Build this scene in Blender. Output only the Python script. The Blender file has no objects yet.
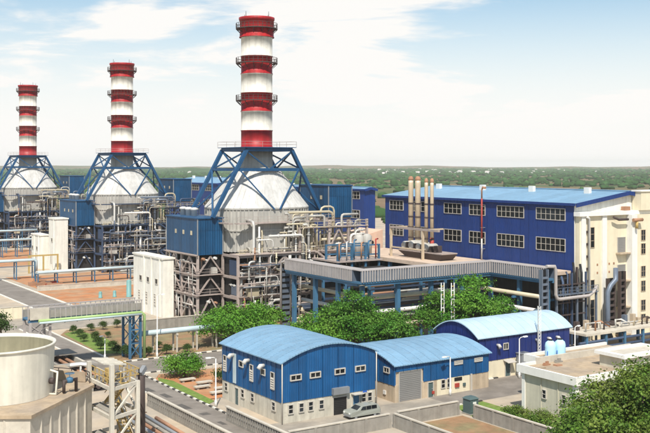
import bpy, math, random
import numpy as np
from mathutils import Vector, Matrix
random.seed(7)
R = math.radians
S = bpy.context.scene
COL = S.collection

# ------------------------------------------------------------------ camera
cd = bpy.data.cameras.new('camera'); cam = bpy.data.objects.new('camera', cd); COL.objects.link(cam)
cd.sensor_width = 36; cd.lens = 53.72; cd.shift_y = -0.08
cd.clip_start = 0.5; cd.clip_end = 60000
cam.location = (0, 0, 30); cam.rotation_euler = (R(90), 0, R(-33.2))
S.camera = cam

# ------------------------------------------------------------------ sky, sun, exposure
SUN = Vector((-0.42, -0.62, 0.98)).normalized()
W = bpy.data.worlds.new('World'); S.world = W; W.use_nodes = True
wt = W.node_tree; wt.nodes.clear()
def wn(t, **k):
    n = wt.nodes.new(t)
    for a, b in k.items(): setattr(n, a, b)
    return n
out = wn('ShaderNodeOutputWorld'); bg = wn('ShaderNodeBackground'); bg.inputs['Strength'].default_value = 0.064
sky = wn('ShaderNodeTexSky', sky_type='NISHITA', sun_disc=False)
sky.sun_elevation = math.asin(SUN.z); sky.sun_rotation = math.atan2(SUN.x, SUN.y)
sky.air_density = 1.0; sky.dust_density = 0.6; sky.ozone_density = 1.5
tc = wn('ShaderNodeTexCoord'); sep = wn('ShaderNodeSeparateXYZ')
mp = wn('ShaderNodeMapping'); mp.inputs['Scale'].default_value = (3.2, 3.2, 17.0); mp.inputs['Location'].default_value = (3.3, 1.4, 0.35)
nz = wn('ShaderNodeTexNoise'); nz.inputs['Scale'].default_value = 1.3; nz.inputs['Detail'].default_value = 9; nz.inputs['Roughness'].default_value = 0.58; nz.inputs['Distortion'].default_value = 0.35
rmp = wn('ShaderNodeMapRange', interpolation_type='SMOOTHSTEP')
rmp.inputs[1].default_value = 0.47; rmp.inputs[2].default_value = 0.68
hz = wn('ShaderNodeMapRange', interpolation_type='SMOOTHSTEP')
hz.inputs[1].default_value = 0.03; hz.inputs[2].default_value = 0.22; hz.inputs[3].default_value = 0.98; hz.inputs[4].default_value = 0.06
mx = wn('ShaderNodeMath', operation='MAXIMUM')
add = wn('ShaderNodeMath', operation='MULTIPLY_ADD'); add.inputs[1].default_value = 0.9
cl = wn('ShaderNodeMix', data_type='RGBA'); cl.clamp_factor = True
cl.inputs[7].default_value = (13.9, 13.7, 13.3, 1)
gain = wn('ShaderNodeMix', data_type='RGBA', blend_type='MULTIPLY'); gain.inputs[0].default_value = 1; gain.inputs[7].default_value = (1.2, 1.66, 1.75, 1)
L = wt.links.new
L(tc.outputs['Generated'], sep.inputs[0]); L(tc.outputs['Generated'], mp.inputs[0]); L(mp.outputs[0], nz.inputs['Vector'])
L(nz.outputs[0], rmp.inputs[0]); L(sep.outputs[2], hz.inputs[0])
L(rmp.outputs[0], add.inputs[0]); L(hz.outputs[0], add.inputs[2])
L(add.outputs[0], cl.inputs[0]); L(sky.outputs[0], gain.inputs[6]); L(gain.outputs[2], cl.inputs[6]); L(cl.outputs[2], bg.inputs[0]); L(bg.outputs[0], out.inputs[0])
sd = bpy.data.lights.new('sun', 'SUN'); sd.energy = 5.0; sd.angle = R(0.7); sd.color = (1, 0.95, 0.86)
so = bpy.data.objects.new('sun', sd); COL.objects.link(so); so.location = (0, 0, 200)
so.rotation_euler = (-SUN).to_track_quat('-Z', 'Y').to_euler()
S.view_settings.view_transform = 'Standard'; S.view_settings.look = 'None'
S.view_settings.exposure = 0.16; S.view_settings.gamma = 1; S.view_settings.use_curve_mapping = False
S.render.engine = 'CYCLES'
S.render.resolution_x = 1024; S.render.resolution_y = 682
S.cycles.volume_bounces = 1; S.cycles.max_bounces = 6; S.cycles.transparent_max_bounces = 12

# ------------------------------------------------------------------ materials
MATS = {}
def mat(name, col, rough=0.7, metal=0.0, var=0.12, scale=0.6, streak=0.0, objrand=0.0, corr=0.0, spec=0.4, col2=None, island=0.0, trans=0.0, bump=0.0, dirt=0.0):
    m = bpy.data.materials.new(name); m.use_nodes = True
    t = m.node_tree; N = t.nodes; l = t.links.new
    b = N['Principled BSDF']
    b.inputs['Roughness'].default_value = rough; b.inputs['Metallic'].default_value = metal
    b.inputs['Specular IOR Level'].default_value = spec
    g = N.new('ShaderNodeNewGeometry')
    n1 = N.new('ShaderNodeTexNoise'); n1.inputs['Scale'].default_value = scale; n1.inputs['Detail'].default_value = 7; n1.inputs['Roughness'].default_value = 0.65
    l(g.outputs['Position'], n1.inputs['Vector'])
    mr = N.new('ShaderNodeMapRange'); mr.inputs[1].default_value = 0.28; mr.inputs[2].default_value = 0.72
    mr.inputs[3].default_value = 1 - var; mr.inputs[4].default_value = 1 + var
    l(n1.outputs[0], mr.inputs[0]); val = mr.outputs[0]
    if streak:
        mp_ = N.new('ShaderNodeMapping'); mp_.inputs['Scale'].default_value = (1.6, 1.6, 0.12)
        l(g.outputs['Position'], mp_.inputs[0])
        n2 = N.new('ShaderNodeTexNoise'); n2.inputs['Scale'].default_value = 1.0; n2.inputs['Detail'].default_value = 5
        l(mp_.outputs[0], n2.inputs['Vector'])
        m2 = N.new('ShaderNodeMapRange'); m2.inputs[1].default_value = 0.3; m2.inputs[2].default_value = 0.7; m2.inputs[3].default_value = 1 - streak; m2.inputs[4].default_value = 1 + streak * 0.5
        l(n2.outputs[0], m2.inputs[0])
        mm = N.new('ShaderNodeMath'); mm.operation = 'MULTIPLY'; l(val, mm.inputs[0]); l(m2.outputs[0], mm.inputs[1]); val = mm.outputs[0]
    if objrand or island:
        src = N.new('ShaderNodeObjectInfo').outputs['Random'] if objrand else g.outputs['Random Per Island']
        a = objrand or island
        m3 = N.new('ShaderNodeMapRange'); m3.inputs[3].default_value = 1 - a; m3.inputs[4].default_value = 1 + a
        l(src, m3.inputs[0])
        mm = N.new('ShaderNodeMath'); mm.operation = 'MULTIPLY'; l(val, mm.inputs[0]); l(m3.outputs[0], mm.inputs[1]); val = mm.outputs[0]
    base = None
    if col2:
        n4 = N.new('ShaderNodeTexNoise'); n4.inputs['Scale'].default_value = scale * 0.45; n4.inputs['Detail'].default_value = 8; n4.inputs['Roughness'].default_value = 0.6
        l(g.outputs['Position'], n4.inputs['Vector'])
        m4 = N.new('ShaderNodeMapRange'); m4.inputs[1].default_value = 0.42; m4.inputs[2].default_value = 0.6
        l(n4.outputs[0], m4.inputs[0])
        mc = N.new('ShaderNodeMix'); mc.data_type = 'RGBA'; mc.inputs[6].default_value = (*col, 1); mc.inputs[7].default_value = (*col2, 1)
        l(m4.outputs[0], mc.inputs[0]); base = mc.outputs[2]
    mul = N.new('ShaderNodeMix'); mul.data_type = 'RGBA'; mul.blend_type = 'MULTIPLY'; mul.inputs[0].default_value = 1
    if base: l(base, mul.inputs[6])
    else: mul.inputs[6].default_value = (*col, 1)
    l(val, mul.inputs[7])
    res = mul.outputs[2]
    if dirt:
        n5 = N.new('ShaderNodeTexNoise'); n5.inputs['Scale'].default_value = 1.3; n5.inputs['Detail'].default_value = 9; n5.inputs['Roughness'].default_value = 0.7
        l(g.outputs['Position'], n5.inputs['Vector'])
        m5 = N.new('ShaderNodeMapRange'); m5.inputs[1].default_value = 0.52; m5.inputs[2].default_value = 0.75; m5.inputs[3].default_value = 0; m5.inputs[4].default_value = dirt
        l(n5.outputs[0], m5.inputs[0])
        md = N.new('ShaderNodeMix'); md.data_type = 'RGBA'; l(m5.outputs[0], md.inputs[0]); l(res, md.inputs[6]); md.inputs[7].default_value = (0.16, 0.10, 0.06, 1)
        res = md.outputs[2]
    l(res, b.inputs['Base Color'])
    if corr or bump:
        bp = N.new('ShaderNodeBump'); bp.inputs['Strength'].default_value = 0.5; bp.inputs['Distance'].default_value = 0.05
        if corr:
            sx = N.new('ShaderNodeSeparateXYZ'); l(g.outputs['Position'], sx.inputs[0])
            ad = N.new('ShaderNodeMath'); ad.operation = 'ADD'; l(sx.outputs[0], ad.inputs[0]); l(sx.outputs[1], ad.inputs[1])
            mu = N.new('ShaderNodeMath'); mu.operation = 'MULTIPLY'; mu.inputs[1].default_value = 6.2832 / corr; l(ad.outputs[0], mu.inputs[0])
            si = N.new('ShaderNodeMath'); si.operation = 'SINE'; l(mu.outputs[0], si.inputs[0]); l(si.outputs[0], bp.inputs['Height'])
        else:
            bp.inputs['Distance'].default_value = bump
            nb = N.new('ShaderNodeTexNoise'); nb.inputs['Scale'].default_value = 3; nb.inputs['Detail'].default_value = 6
            l(g.outputs['Position'], nb.inputs['Vector']); l(nb.outputs[0], bp.inputs['Height'])
        l(bp.outputs[0], b.inputs['Normal'])
    if trans:
        tr = N.new('ShaderNodeBsdfTranslucent'); l(res, tr.inputs[0]); ms = N.new('ShaderNodeMixShader'); ms.inputs[0].default_value = trans
        o = N['Material Output']; l(b.outputs[0], ms.inputs[1]); l(tr.outputs[0], ms.inputs[2]); l(ms.outputs[0], o.inputs[0])
    MATS[name] = m; return m
mat('blue_clad', (0.007, 0.085, 0.235), 0.45, var=0.14, streak=0.08, objrand=0.13, corr=0.25)
mat('navy_clad', (0.007, 0.036, 0.175), 0.5, var=0.13, streak=0.08, objrand=0.06, corr=0.3)
mat('violet_clad', (0.012, 0.028, 0.155), 0.5, var=0.13, streak=0.08, objrand=0.08, corr=0.25)
mat('box_blue', (0.006, 0.062, 0.15), 0.45, var=0.12, streak=0.2, objrand=0.15, corr=0.5)
mat('roof_sky', (0.2, 0.345, 0.48), 0.45, var=0.12, objrand=0.08, corr=0.4, dirt=0.28)
mat('roof_pale', (0.42, 0.55, 0.64), 0.5, var=0.08, objrand=0.05, dirt=0.10)
mat('cream', (0.72, 0.64, 0.47), 0.85, var=0.06, streak=0.08, dirt=0.08)
mat('cream_band', (0.56, 0.52, 0.43), 0.85, var=0.12, streak=0.22, dirt=0.25)
mat('cream_tan', (0.48, 0.38, 0.27), 0.85, var=0.12, streak=0.2, dirt=0.25)
mat('white_paint', (0.76, 0.74, 0.69), 0.7, var=0.06, streak=0.06, dirt=0.07)
mat('white_wall', (0.78, 0.75, 0.67), 0.8, var=0.08, streak=0.14, dirt=0.16)
mat('olive_wall', (0.56, 0.52, 0.41), 0.9, var=0.08, streak=0.12, dirt=0.08)
mat('pink_wall', (0.66, 0.45, 0.33), 0.85, var=0.08, streak=0.1)
mat('concrete', (0.29, 0.27, 0.235), 0.9, var=0.18, scale=0.8, streak=0.15, col2=(0.29, 0.265, 0.23), dirt=0.25, bump=0.01)
mat('concrete_pale', (0.52, 0.47, 0.39), 0.9, var=0.15, scale=0.8, dirt=0.25)
mat('tower_paint', (0.58, 0.54, 0.46), 0.7, var=0.1, streak=0.15, dirt=0.2)
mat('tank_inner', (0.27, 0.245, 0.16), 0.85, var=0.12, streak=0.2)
mat('tank_white', (0.70, 0.66, 0.56), 0.6, var=0.06, streak=0.16, dirt=0.12)
mat('tan_deck', (0.42, 0.32, 0.215), 0.9, var=0.2, scale=0.8, col2=(0.34, 0.27, 0.20), dirt=0.35)
mat('pink_deck', (0.56, 0.43, 0.33), 0.9, var=0.16, scale=0.8, dirt=0.25)
mat('yard', (0.46, 0.37, 0.27), 0.95, var=0.2, scale=0.25, col2=(0.36, 0.31, 0.25), bump=0.02)
mat('red_soil', (0.45, 0.19, 0.08), 0.95, var=0.22, scale=0.4, col2=(0.38, 0.23, 0.13), bump=0.04)
mat('brown_soil', (0.29, 0.17, 0.09), 0.95, var=0.25, scale=0.6, col2=(0.22, 0.18, 0.09), bump=0.05)
mat('asphalt', (0.19, 0.165, 0.14), 0.95, var=0.16, scale=0.5, col2=(0.24, 0.21, 0.18), dirt=0.12, bump=0.01)
mat('road_tar', (0.10, 0.09, 0.08), 0.9, var=0.3, scale=1.2, bump=0.01)
mat('paving', (0.36, 0.31, 0.25), 0.95, var=0.15, scale=0.5, col2=(0.27, 0.24, 0.20), dirt=0.2)
mat('lawn', (0.13, 0.22, 0.035), 0.95, var=0.3, scale=1.5, col2=(0.17, 0.21, 0.05), bump=0.05)
mat('far_field', (0.19, 0.13, 0.075), 1.0, var=0.25, scale=0.012, col2=(0.075, 0.105, 0.04), spec=0.1)
mat('scrub', (0.035, 0.085, 0.025), 1.0, var=0.3, scale=0.02, island=0.35, spec=0.1)
mat('leaf', (0.058, 0.18, 0.016), 0.6, var=0.25, scale=0.7, island=0.4, trans=0.26, col2=(0.10, 0.22, 0.025), spec=0.25)
mat('leaf_fresh', (0.085, 0.235, 0.018), 0.6, var=0.25, scale=0.7, island=0.4, trans=0.26, col2=(0.14, 0.28, 0.03), spec=0.25)
mat('leaf_olive', (0.085, 0.175, 0.02), 0.6, var=0.25, scale=0.7, island=0.45, trans=0.26, col2=(0.16, 0.205, 0.035), spec=0.25)
mat('leaf_dark', (0.045, 0.09, 0.02), 0.7, var=0.25, scale=1.0, island=0.4, trans=0.26, col2=(0.06, 0.1, 0.02), spec=0.2)
mat('bark', (0.12, 0.085, 0.06), 0.95, var=0.25, scale=3)
mat('red_paint', (0.36, 0.013, 0.017), 0.5, var=0.14, streak=0.28, dirt=0.16, objrand=0.1)
mat('stack_white', (0.72, 0.68, 0.60), 0.55, var=0.09, streak=0.26, dirt=0.22, objrand=0.06)
mat('dark_steel', (0.07, 0.05, 0.045), 0.7, var=0.2)
mat('frame_blue', (0.012, 0.07, 0.165), 0.5, var=0.12, streak=0.12, objrand=0.1)
mat('rack_blue', (0.05, 0.14, 0.24), 0.55, var=0.14, objrand=0.15)
mat('steel_pink', (0.39, 0.32, 0.285), 0.65, var=0.18, scale=1.5, objrand=0.16, dirt=0.25)
mat('steel_slate', (0.045, 0.07, 0.125), 0.6, var=0.18, objrand=0.25)
mat('hood', (0.55, 0.535, 0.505), 0.5, var=0.1, scale=0.5, streak=0.14, dirt=0.3, objrand=0.1)
mat('casing', (0.44, 0.42, 0.38), 0.55, var=0.08, streak=0.22, dirt=0.2, objrand=0.08)
mat('shade_and_dark', (0.026, 0.024, 0.023), 0.7, var=0.2, streak=0.2)  # near-black with interior shade put into the colour; dark parts use it too
mat('pipe_white', (0.6, 0.58, 0.54), 0.4, var=0.12, objrand=0.15, dirt=0.15)
mat('pipe_cream', (0.5, 0.43, 0.3), 0.4, var=0.1, objrand=0.15, dirt=0.1)
mat('pipe_sky', (0.47, 0.56, 0.58), 0.45, var=0.1, dirt=0.15)
mat('pipe_rust', (0.36, 0.19, 0.11), 0.7, var=0.2, objrand=0.2)
mat('pipe_green', (0.33, 0.46, 0.18), 0.5, var=0.1)
mat('pipe_tan', (0.66, 0.53, 0.37), 0.4, var=0.12, metal=0.2, dirt=0.2)
mat('grey_metal', (0.30, 0.31, 0.32), 0.5, var=0.12, metal=0.3, objrand=0.1)
mat('gallery', (0.4, 0.36, 0.34), 0.6, var=0.12, dirt=0.25)
mat('tray', (0.15, 0.18, 0.23), 0.5, var=0.15, metal=0.3)
mat('black', (0.012, 0.012, 0.013), 0.5, var=0.2)
mat('shutter', (0.27, 0.26, 0.25), 0.5, var=0.06, metal=0.2)
mat('glass', (0.018, 0.022, 0.026), 0.12, var=0.5, scale=0.9, objrand=0.6, spec=0.22)
mat('frame_pale', (0.50, 0.46, 0.40), 0.6, var=0.1)
mat('aqua_tank', (0.48, 0.74, 0.88), 0.45, var=0.05, dirt=0.05)
mat('teal', (0.16, 0.33, 0.32), 0.5, var=0.1)
mat('yellow', (0.46, 0.32, 0.11), 0.6, var=0.12, dirt=0.2)
mat('sign_blue', (0.03, 0.12, 0.5), 0.5)
mat('kiosk', (0.075, 0.115, 0.115), 0.5, var=0.1)
mat('car_paint', (0.3, 0.31, 0.27), 0.25, var=0.03, spec=0.6)
mat('tyre', (0.02, 0.02, 0.02), 0.9)
mat('lamp_glass', (0.85, 0.85, 0.82), 0.2, var=0.02)
mat('hood_red', (0.38, 0.05, 0.035), 0.6)
mat('kerb_white', (0.68, 0.64, 0.56), 0.85, var=0.12)
mat('kerb_black', (0.06, 0.055, 0.05), 0.85)
mat('house_white', (0.78, 0.76, 0.72), 0.8, var=0.04)
mat('house_roof', (0.55, 0.5, 0.46), 0.8, var=0.1)

# ------------------------------------------------------------------ helpers
ORG = {}
class MB:
    """collects shapes, in world metres, into one mesh"""
    def __init__(s): s.v = []; s.f = []; s.mi = []
    def quadbox(s, P, m=0):
        b = len(s.v); s.v += [tuple(p) for p in P]
        for f in ((0, 3, 2, 1), (4, 5, 6, 7), (0, 1, 5, 4), (1, 2, 6, 5), (2, 3, 7, 6), (3, 0, 4, 7)):
            s.f.append([b + i for i in f]); s.mi.append(m)
        return s
    def box(s, x0, x1, y0, y1, z0, z1, m=0):
        return s.quadbox([(x0, y0, z0), (x1, y0, z0), (x1, y1, z0), (x0, y1, z0), (x0, y0, z1), (x1, y0, z1), (x1, y1, z1), (x0, y1, z1)], m)
    def bar(s, p, q, w, h=None, m=0):
        p = Vector(p); q = Vector(q); d = (q - p).normalized(); h = h or w
        u = d.cross(Vector((0, 0, 1)))
        u = Vector((1, 0, 0)) if u.length < 1e-4 else u.normalized()
        n = u.cross(d)
        a = u * w / 2; c = n * h / 2
        return s.quadbox([p - a - c, p + a - c, p + a + c, p - a + c, q - a - c, q + a - c, q + a + c, q - a + c], m)
    def ring_tube(s, rings, caps=True, m=0, close=True):
        b = len(s.v); n = len(rings[0])
        for r in rings: s.v += [tuple(p) for p in r]
        for i in range(len(rings) - 1):
            for j in range(n if close else n - 1):
                k = (j + 1) % n
                s.f.append([b + i * n + j, b + i * n + k, b + (i + 1) * n + k, b + (i + 1) * n + j]); s.mi.append(m)
        if caps:
            s.f.append([b + j for j in range(n)][::-1]); s.mi.append(m)
            s.f.append([b + (len(rings) - 1) * n + j for j in range(n)]); s.mi.append(m)
        return s
    def tube(s, pts, r, n=8, m=0):
        P = [Vector(p) for p in pts]; rings = []
        rad = r if isinstance(r, (list, tuple)) else [r] * len(P)
        d0 = (P[1] - P[0]).normalized()
        u = d0.cross(Vector((0, 0, 1))); u = Vector((1, 0, 0)) if u.length < 1e-3 else u.normalized()
        for i, p in enumerate(P):
            a = (P[i] - P[i - 1]).normalized() if i else d0
            b = (P[i + 1] - P[i]).normalized() if i < len(P) - 1 else a
            t = (a + b); t = a if t.length < 1e-3 else t.normalized()
            if i: u = u - a * u.dot(a); u = u.normalized() if u.length > 1e-3 else a.orthogonal().normalized()
            w = a.cross(u).normalized()
            ring = []
            for k in range(n):
                an = 2 * math.pi * k / n
                o = (u * math.cos(an) + w * math.sin(an)) * rad[i]
                den = a.dot(t)
                o = o - a * (o.dot(t) / den) if abs(den) > 0.2 else o
                ring.append(p + o)
            rings.append(ring)
            if i < len(P) - 1:
                u = u - b * u.dot(b); u = u.normalized() if u.length > 1e-3 else b.orthogonal().normalized()
        return s.ring_tube(rings, True, m)
    def lathe(s, x, y, prof, n=24, m=0, caps=True):
        return s.ring_tube([[(x + r * math.cos(2 * math.pi * k / n), y + r * math.sin(2 * math.pi * k / n), z) for k in range(n)] for r, z in prof], caps, m)
    def prism(s, poly, z0, z1, m=0):
        return s.ring_tube([[(x, y, z0) for x, y in poly], [(x, y, z1) for x, y in poly]], True, m)
    def rail(s, pts, h=1.1, w=0.07, step=2.0):
        for p, q in zip(pts[:-1], pts[1:]):
            p = Vector(p); q = Vector(q); L_ = (q - p).length; k = max(1, int(L_ / step))
            for i in range(k + 1):
                a = p.lerp(q, i / k); s.bar(a, a + Vector((0, 0, h)), w)
            for z in (h, h * 0.5): s.bar(p + Vector((0, 0, z)), q + Vector((0, 0, z)), w)
        return s
    def build(s, name, mats, parent=None, smooth=False):
        o_ = ORG.get(parent.name, (0, 0, 0)) if parent else (0, 0, 0)
        me = bpy.data.meshes.new(name)
        me.from_pydata([(a - o_[0], b - o_[1], c - o_[2]) for a, b, c in s.v], [], s.f)
        for m in ([mats] if isinstance(mats, str) else mats): me.materials.append(MATS[m])
        me.polygons.foreach_set('material_index', s.mi)
        if smooth: me.polygons.foreach_set('use_smooth', [len(f) == 4 for f in s.f])
        o = bpy.data.objects.new(name, me); COL.objects.link(o)
        if parent: o.parent = parent; ORG[o.name] = o_
        return o
def tag(o, label=None, cat=None, group=None, kind=None):
    if label: o['label'] = label
    if cat: o['category'] = cat
    if group: o['group'] = group
    if kind: o['kind'] = kind
    return o
def thing(name, label, cat, loc, group=None):
    o = bpy.data.objects.new(name, None); COL.objects.link(o); o.location = loc; o.empty_display_size = 0.5
    ORG[o.name] = tuple(loc); return tag(o, label, cat, group)
def kids(o): return [c for c in ALLKIDS.get(o.name, [])]
ALLKIDS = {}
def index_children():
    ALLKIDS.clear()
    for o in bpy.data.objects:
        if o.parent: ALLKIDS.setdefault(o.parent.name, []).append(o)
def copy_tree(o, parent=None):
    c = o.copy(); COL.objects.link(c); c.parent = parent
    for ch in kids(o): copy_tree(ch, c)
    return c
def structure(o): o['kind'] = 'structure'; return o
def sheet(name, poly, z, m):
    b = MB(); b.v = [(x, y, z) for x, y in poly]; b.f = [list(range(len(poly)))]; b.mi = [0]
    return structure(b.build(name, m))

# parts placed on walls; face '-Y' looks to -Y at y = w, face '-X' looks to -X at x = w
CACHE = {}
def on_face(o, parent, face, w, u, z):
    o_ = ORG.get(parent.name, (0, 0, 0)); o.parent = parent
    if face == '-Y': o.location = (u - o_[0], w - o_[1], z - o_[2])
    elif face == '-X': o.location = (w - o_[0], u - o_[1], z - o_[2]); o.rotation_euler = (0, 0, R(-90))
    return o
def inst(key, name, fn, mats):
    if key not in CACHE:
        b = MB(); fn(b); o = b.build(name, mats); CACHE[key] = o.data; return o
    o = bpy.data.objects.new(name, CACHE[key]); COL.objects.link(o); return o
def window(parent, face, w, u, z, ww, h, cols=2, rows=1, fm='frame_pale', d=0.14, fr=0.1):
    """window centred on u with its sill at z: frame (the part) and glazing (sub-part)"""
    def fr_(b):
        b.box(-ww / 2 - fr, -ww / 2, -d, 0.02, -fr, h + fr); b.box(ww / 2, ww / 2 + fr, -d, 0.02, -fr, h + fr)
        b.box(-ww / 2, ww / 2, -d, 0.02, -fr, 0); b.box(-ww / 2, ww / 2, -d, 0.02, h, h + fr)
        for i in range(1, cols): x = -ww / 2 + ww * i / cols; b.box(x - fr * 0.35, x + fr * 0.35, -d * 0.8, 0, 0, h)
        for j in range(1, rows): zz = h * j / rows; b.box(-ww / 2, ww / 2, -d * 0.7, 0, zz - fr * 0.35, zz + fr * 0.35)
    f = on_face(inst(('w', ww, h, cols, rows, fm, d, fr), 'window', fr_, fm), parent, face, w, u, z)
    g = inst(('g', ww, h, d), 'glazing', lambda b: b.box(-ww / 2, ww / 2, -d * 0.35, -0.004, 0, h), 'glass')
    g.parent = f; return f
def door(parent, face, w, u, z, ww, h, m='shutter', name='door', slats=0, canopy=None):
    def f_(b):
        b.box(-ww / 2 - 0.08, -ww / 2, -0.14, 0.02, 0, h + 0.1); b.box(ww / 2, ww / 2 + 0.08, -0.14, 0.02, 0, h + 0.1); b.box(-ww / 2, ww / 2, -0.14, 0.02, h, h + 0.1)
    o = on_face(inst(('df', ww, h), name, f_, 'frame_pale'), parent, face, w, u, z)
    def l_(b):
        b.box(-ww / 2, ww / 2, -0.05, -0.004, 0, h)
        for i in range(slats): zz = h * (i + 0.5) / slats; b.box(-ww / 2, ww / 2, -0.085, -0.05, zz - h / slats * 0.36, zz + h / slats * 0.36)
    lf = inst(('dl', ww, h, m, slats), 'leaf' if not slats else 'shutter_curtain', l_, m); lf.parent = o
    if not slats:
        hd = inst(('dh', ww), 'handle', lambda b: b.box(ww / 2 - 0.2, ww / 2 - 0.08, -0.11, -0.05, 1.0, 1.1), 'grey_metal'); hd.parent = lf
    return o
def simple(parent, face, w, u, z, name, m, ww, h, d=0.1):
    return on_face(inst((name, m, ww, h, d), name, lambda b: b.box(-ww / 2, ww / 2, -d, 0.02, 0, h), m), parent, face, w, u, z)
def louver(parent, face, w, u, z, ww, h, n=5, dark_top=False):
    def f_(b):
        b.box(-ww / 2 - 0.07, -ww / 2, -0.12, 0.02, -0.07, h + 0.07); b.box(ww / 2, ww / 2 + 0.07, -0.12, 0.02, -0.07, h + 0.07)
        b.box(-ww / 2, ww / 2, -0.12, 0.02, -0.07, 0); b.box(-ww / 2, ww / 2, -0.12, 0.02, h, h + 0.07)
    o = on_face(inst(('lf', ww, h), 'louvre', f_, 'frame_pale'), parent, face, w, u, z)
    bk = inst(('lb', ww, h), 'opening', lambda b: b.box(-ww / 2, ww / 2, -0.03, -0.004, 0, h), 'black'); bk.parent = o
    for i in range(n):
        zz = h * (i + 0.5) / n
        if dark_top and i >= n - 2: continue
        def s_(b, q=h / n): b.quadbox([(-ww / 2, -0.11, -q * 0.4), (ww / 2, -0.11, -q * 0.4), (ww / 2, -0.03, q * 0.2), (-ww / 2, -0.03, q * 0.2), (-ww / 2, -0.11, -q * 0.25), (ww / 2, -0.11, -q * 0.25), (ww / 2, -0.03, q * 0.35), (-ww / 2, -0.03, q * 0.35)])
        sl = inst(('ls', ww, h, n), 'slat', s_, 'frame_pale'); sl.parent = o; sl.location = (0, 0, zz)
    return o

# ------------------------------------------------------------------ the land
b = MB(); n = 96
b.v = [(11000 * math.cos(2 * math.pi * k / n), 11000 * math.sin(2 * math.pi * k / n), -0.03) for k in range(n)]; b.f = [list(range(n))]; b.mi = [0]
structure(b.build('ground', 'far_field'))
sheet('plant_yard', [(-60, 20), (330, 20), (330, 520), (-60, 520)], 0.0, 'yard')
# low ridges on the skyline
rng = np.random.default_rng(4)
def ridge(name, dist, depth, hfun, a0, a1, seg, m='far_field'):
    b = MB(); prof = [(0, 0), (0.25, 0.6), (0.5, 1.0), (0.75, 0.7), (1, 0)]
    rings = []
    for i in range(seg + 1):
        a = R(33.2) + R(a0 + (a1 - a0) * i / seg); h = hfun(a0 + (a1 - a0) * i / seg)
        rings.append([((dist + depth * t) * math.sin(a), (dist + depth * t) * math.cos(a), -1 + (h + 1) * q) for t, q in prof])
    b.ring_tube(rings, False, 0, False); return structure(b.build(name, m, None, True))
wob = lambda a, k, ph: math.sin(a * k + ph)
ridge('hill_ridge', 5200, 1500, lambda a: 19 + 5 * wob(a, 0.31, 1) + 3 * wob(a, 0.9, 2) + 1.5 * wob(a, 2.3, 0.4), -60, 60, 160)
ridge('wooded_hill', 3300, 700, lambda a: max(-0.9, 15 * math.exp(-((a + 8.4) / 1.5) ** 2) + 11 * math.exp(-((a + 6.0) / 2.0) ** 2) + 1.2 * wob(a, 3.1, 1)), -16, -1, 60, 'scrub')

# scattered scrub and trees out to the skyline
def scrub_mass():
    base = []
    ph = (1 + 5 ** 0.5) / 2
    iv = np.array([(-1, ph, 0), (1, ph, 0), (-1, -ph, 0), (1, -ph, 0), (0, -1, ph), (0, 1, ph), (0, -1, -ph), (0, 1, -ph), (ph, 0, -1), (ph, 0, 1), (-ph, 0, -1), (-ph, 0, 1)], float); iv /= np.linalg.norm(iv[0])
    fc = [(0, 11, 5), (0, 5, 1), (0, 1, 7), (0, 7, 10), (0, 10, 11), (1, 5, 9), (5, 11, 4), (11, 10, 2), (10, 7, 6), (7, 1, 8), (3, 9, 4), (3, 4, 2), (3, 2, 6), (3, 6, 8), (3, 8, 9), (4, 9, 5), (2, 4, 11), (6, 2, 10), (8, 6, 7), (9, 8, 1)]
    V = list(iv); F = []; mid = {}
    def md(a, c):
        k = (min(a, c), max(a, c))
        if k not in mid:
            p = (V[a] + V[c]) / 2; V.append(p / np.linalg.norm(p)); mid[k] = len(V) - 1
        return mid[k]
    for a, c, d in fc:
        x, y, z = md(a, c), md(c, d), md(d, a); F += [(a, x, z), (c, y, x), (d, z, y), (x, y, z)]
    V = np.array(V); F = np.array(F); VV = []; FF = []
    N = 15000; k = 0
    for i in range(N):
        dist = 430 + 5400 * rng.random() ** 0.85
        a = R(33.2 + rng.uniform(-27, 27)); x, y = dist * math.sin(a), dist * math.cos(a)
        # leave open fields: clumped by a slow wave pattern
        q = math.sin(x * 0.006 + 1.3 * math.sin(y * 0.004)) + math.sin(y * 0.0053 + x * 0.0017)
        if q < -0.5 and rng.random() < 0.75: continue
        if dist < 2000 and rng.random() < 0.35: continue
        r = rng.uniform(1.6, 4.2) * (1 + dist / 4500)
        j = 1 + rng.normal(0, 0.22, len(V))
        P = V * j[:, None] * np.array([r * rng.uniform(0.8, 1.5), r * rng.uniform(0.8, 1.5), r * rng.uniform(0.55, 0.85)]) + np.array([x, y, r * 0.45])
        VV.append(P); FF.append(F + k * len(V)); k += 1
    VV = np.concatenate(VV); FF = np.concatenate(FF)
    me = bpy.data.meshes.new('far_woodland'); me.vertices.add(len(VV)); me.vertices.foreach_set('co', VV.ravel())
    me.loops.add(len(FF) * 3); me.loops.foreach_set('vertex_index', FF.ravel().astype(np.int32))
    me.polygons.add(len(FF)); me.polygons.foreach_set('loop_start', np.arange(0, len(FF) * 3, 3, dtype=np.int32))
    me.update(calc_edges=True); me.materials.append(MATS['scrub'])
    o = bpy.data.objects.new('far_woodland', me); COL.objects.link(o)
    tag(o, 'green scrub and trees scattered over the plain behind the plant', 'woodland', None, 'stuff')
scrub_mass()
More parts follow.
